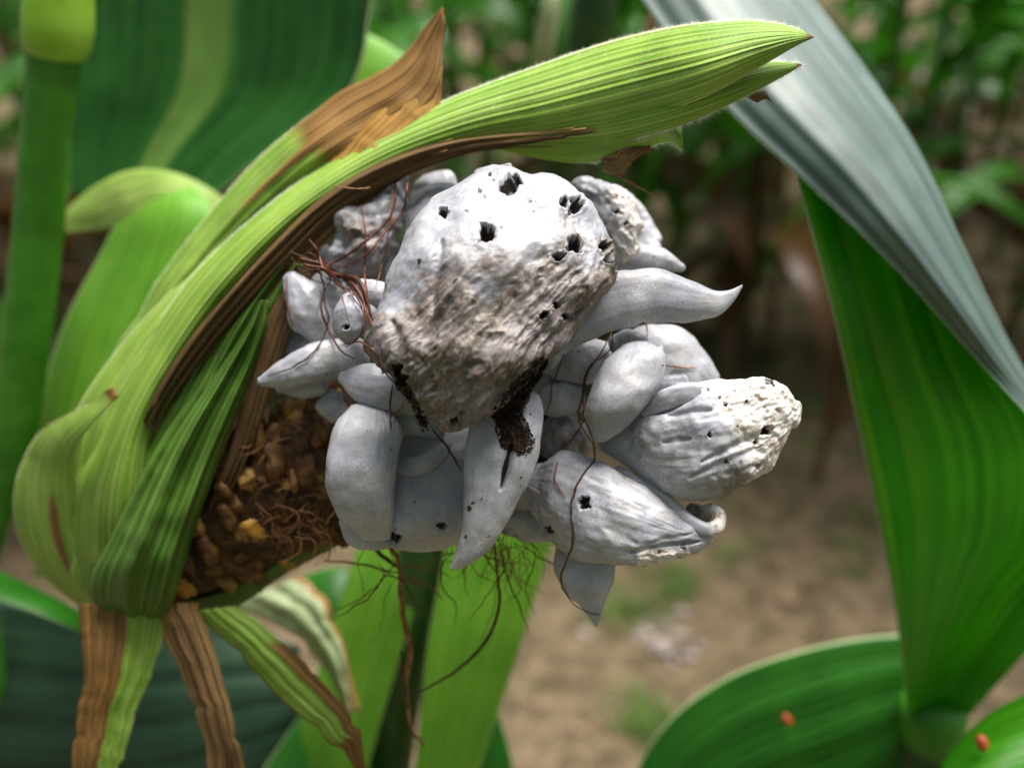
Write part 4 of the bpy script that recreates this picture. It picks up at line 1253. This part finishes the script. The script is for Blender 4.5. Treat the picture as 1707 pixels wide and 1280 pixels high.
# ------------------------------------------------------------------ BACKGROUND MAIZE
def bg_leaf_mesh(seed, dry):
    r = np.random.default_rng(seed)
    Lg = r.uniform(.55, .8)
    wd = r.uniform(.034, .05)
    rise = r.uniform(.6, 1.1)
    nv, nu = 22, 7
    V, UVs = [], []
    s = 0.0
    ang = rise
    p = np.array([0.0, 0.0])
    tw = r.normal(0, .5)
    for j in range(nv):
        t = j / (nv - 1)
        wj = wd * (np.sin(np.pi * min(1, t * .85 + .18)) ** .8) * (1 - t ** 6) + .002
        rot = tw * t
        for i in range(nu):
            u = i / (nu - 1) * 2 - 1
            z = abs(u) * wj * .35 + .006 * math.sin(t * 17 + u * 2 + seed) * abs(u)
            V.append((p[0], u * wj * math.cos(rot), p[1] + z + u * wj * math.sin(rot)))
            UVs.append((i / (nu - 1), t))
        ang -= (2.4 if not dry else 3.2) / nv * (.5 + t)
        p = p + np.array([math.cos(ang), math.sin(ang)]) * Lg / nv
    me = bpy.data.meshes.new('leaf')
    me.from_pydata([tuple(v) for v in V], [], grid_faces(nv, nu))
    me.polygons.foreach_set('use_smooth', [True] * len(me.polygons))
    l = me.uv_layers.new(name='UVMap')
    idx = np.empty(len(me.loops), int)
    me.loops.foreach_get('vertex_index', idx)
    l.data.foreach_set('uv', np.array(UVs)[idx].ravel())
    a = me.attributes.new('dry', 'FLOAT', 'POINT')
    a.data.foreach_set('value', np.full(len(V), 1.0 if dry else 0.0))
    me.materials.append(M['bg_leaf'])
    return me


lm_g = [bg_leaf_mesh(k, False) for k in range(6)]
lm_d = [bg_leaf_mesh(k + 20, True) for k in range(3)]


def stalk_mesh(seed):
    r = np.random.default_rng(seed)
    z = np.linspace(-.03, 1.75, 40)
    pts = np.stack([.02 * np.sin(z * 1.3 + seed), .02 * np.cos(z * 1.7 + seed) - .02, z], 1)
    rad = .0125 * (1 - .28 * z) * (1 + .18 * (np.abs(((z * 6.5) % 1) - .5) < .12))
    V, F = tube(pts, np.maximum(rad, .004), 10)
    me = bpy.data.meshes.new('stalk')
    me.from_pydata(V.tolist(), [], [list(f) for f in F])
    me.polygons.foreach_set('use_smooth', [True] * len(me.polygons))
    me.materials.append(M['bg_stalk'])
    return me


sm = [stalk_mesh(k) for k in range(3)]


def bg_plant(x, y, label, group, r):
    root = empty('maize_plant', (x, y, gz(x, y) if abs(x) < 3 and y < 6 else 0))
    root.rotation_euler.z = r.random() * 6.28
    tag(root, label, 'maize plant', group)
    o = bpy.data.objects.new('stalk', sm[r.integers(3)])
    COL.objects.link(o); o.parent = root
    hz = .14
    side = r.random() * 6.28
    k = 0
    while hz < 1.5:
        dry = hz < .5 and r.random() < .75
        if not (hz < .35 and r.random() < .2):
            me = (lm_d if dry else lm_g)[r.integers(3 if dry else 6)]
            o = bpy.data.objects.new('leaf', me)
            COL.objects.link(o); o.parent = root
            o.location = (0, 0, hz)
            o.rotation_euler = (r.normal(0, .12), r.normal(0, .15), side + math.pi * (k % 2) + r.normal(0, .35))
            sc = r.uniform(.75, 1.15)
            o.scale = (sc, sc, sc)
        hz += r.uniform(.10, .15)
        k += 1
    return root


r = np.random.default_rng(21)
LB, GB = 'tall green maize plant in the crop rows beyond the bare soil', 'maize plants in the rows beyond the soil'
for row, (y0, xs, xe) in enumerate([(2.3, -2.0, 2.4), (2.9, -2.2, 2.8), (3.6, -2.6, 3.2), (4.5, -3.2, 3.8), (5.6, -3.6, 4.2)]):
    x = xs
    while x < xe:
        bg_plant(x, y0 + r.normal(0, .06) + .10 * x, LB, GB, r)
        x += r.uniform(.19, .28)
for (x, y) in [(.86, 1.5), (1.05, 1.8), (1.15, 2.0), (1.45, 2.15), (.95, 2.3), (1.3, 1.6), (.6, 2.45), (.35, 2.3), (.1, 2.4), (.72, 2.05), (1.55, 1.85), (.5, 2.15), (-.6, 1.75), (-.95, 1.6), (-1.25, 1.8)]:
    bg_plant(x, y, LB, GB, r)

LN, GN = 'tall maize plant of an unseen row behind the camera, added to cut sky fill', 'unseen maize plants added behind the camera'
for k in range(11):  # unseen plants behind the camera, added to hold back sky light
    x = -1.9 + k * .38
    bg_plant(x + r.normal(0, .04), -.85 + r.normal(0, .05), LN, GN, r)

# a few bare dry stems standing at the soil edge
for k, (px, py, top) in enumerate([(1362, 795, .42), (1275, 600, .40), (1240, 560, .35)]):
    gp = ground_pt(px, py)
    pts = np.array([[gp[0], gp[1], -.02], [gp[0] + .01, gp[1], top * .5], [gp[0] + .035, gp[1] + .02, top]])
    V, F = tube(hermite(np.hstack([pts[:, :1], pts[:, 2:], pts[:, 1:2]]), 14)[:, [0, 2, 1]], np.linspace(.009, .005, 14), 8)
    o = mesh_obj('dead_sapling', V, F, M['bg_dry'], None, rootloc=(gp[0], gp[1], 0))
    tag(o, 'thin dry brown stem standing at the edge of the soil', 'dead plant', 'dry stems at the soil edge')


# ------------------------------------------------------------------ stones and litter on the soil
def stone(x, y, s, mat, name, label, group, seed, cat, flat=.55):
    rr_ = np.random.default_rng(seed)
    nu, nv = 10, 7
    V = []
    sx, sy = rr_.uniform(.7, 1.3), rr_.uniform(.7, 1.3)
    for j in range(nv):
        ph = -np.pi / 2 + np.pi * j / (nv - 1)
        for i in range(nu):
            t = 2 * np.pi * i / nu
            V.append((math.cos(t) * math.cos(ph) * sx, math.sin(t) * math.cos(ph) * sy, math.sin(ph) * flat))
    V = np.array(V)
    V *= (1 + .35 * fbm(V * 1.3 + seed * 3.1, 2))[:, None]
    z = gz(x, y)
    loc = np.array([x, y, z])
    V = V * s + loc + np.array([0, 0, s * flat * .55])
    o = mesh_obj(name, V, grid_faces(nv, nu, True), M[mat], None, rootloc=loc)
    tag(o, label, cat, group)


k = 0
for (px, py, s) in [(1075, 1060, 13), (1100, 1085, 17), (1130, 1060, 13), (1145, 1100, 14), (1165, 1082, 11), (1110, 1040, 11), (1135, 1020, 15), (1085, 1035, 9), (1060, 1070, 9), (1120, 1110, 9)]:
    gp = ground_pt(px, py)
    stone(gp[0], gp[1], s * 1e-3 * .95, 'stone', 'stone', 'pale grey stone in the small heap on the brown soil', 'heap of pale stones', 40 + k, 'stone')
    k += 1
for (px, py, s) in [(1310, 1000, 16), (1205, 945, 9), (1020, 1035, 10), (1275, 860, 11), (1420, 940, 15), (1245, 1180, 9), (900, 1180, 9), (985, 1130, 8), (1015, 1180, 8), (1330, 1080, 10), (1430, 830, 12), (1395, 985, 10), (1130, 960, 8),
                    (1180, 1060, 8), (1440, 1020, 11), (960, 1220, 9), (1360, 910, 12), (1225, 1010, 7)]:
    gp = ground_pt(px, py)
    stone(gp[0], gp[1], s * 1e-3, 'litter', 'soil_clod', 'pinkish tan soil clod lying loose on the bare ground', 'loose clods on the bare soil', 80 + k, 'clod', .4)
    k += 1
gp = ground_pt(975, 1055)
stone(gp[0], gp[1], .014, 'stone', 'stone', 'single whitish stone below the hanging cone gall', None, 190, 'stone', .4)

# small soil crumbs and weeds (uncountable)
V, F = [], []
rb = np.random.default_rng(5)
base = np.array([(1, 0, 0), (-1, 0, 0), (0, 1, 0), (0, -1, 0), (0, 0, 1), (0, 0, -1)], float)
fc = [(0, 2, 4), (2, 1, 4), (1, 3, 4), (3, 0, 4), (2, 0, 5), (1, 2, 5), (3, 1, 5), (0, 3, 5)]
cx = rb.uniform(-.9, 1.6, 4500)
cy = rb.uniform(.5, 2.8, 4500)
cz = .012 * fbm(np.stack([cx * 4, cy * 4, cx * 0], 1), 4)
for i in range(4500):
    s = .0025 + .008 * rb.random() ** 3
    q = base * s * (.6 + .8 * rb.random((6, 3))) + np.array([cx[i], cy[i], cz[i] + s * .3])
    F += [tuple(j + i * 6 for j in f) for f in fc]
    V.append(q)
o = mesh_obj('soil_crumbs', np.vstack(V), F, M['soil'], None, smooth=False)
tag(o, 'small brown crumbs scattered over the bare soil', None, None, 'stuff')
V, F = [], []
for c in range(46):
    if c < 14:
        gp = ground_pt(rb.uniform(1000, 1150), rb.uniform(960, 1040))
    elif c < 22:
        gp = ground_pt(rb.uniform(1050, 1110), rb.uniform(1180, 1230))
    else:
        gp = ground_pt(rb.uniform(1150, 1450), rb.uniform(480, 1000))
    for b_ in range(26):
        x, y = gp[0] + rb.normal(0, .02), gp[1] + rb.normal(0, .02)
        h, a = rb.uniform(.012, .04), rb.uniform(0, 6.28)
        dx, dy = math.cos(a), math.sin(a)
        z = gz(x, y)
        w_ = rb.uniform(.001, .0025)
        i0 = len(V)
        V += [(x - dy * w_, y + dx * w_, z), (x + dy * w_, y - dx * w_, z), (x + dx * h * .7, y + dy * h * .7, z + h)]
        F.append((i0, i0 + 1, i0 + 2))
o = mesh_obj('weeds', V, F, M['grass'], None, smooth=False)
tag(o, 'tiny green weeds sprouting from the bare soil', None, None, 'stuff')
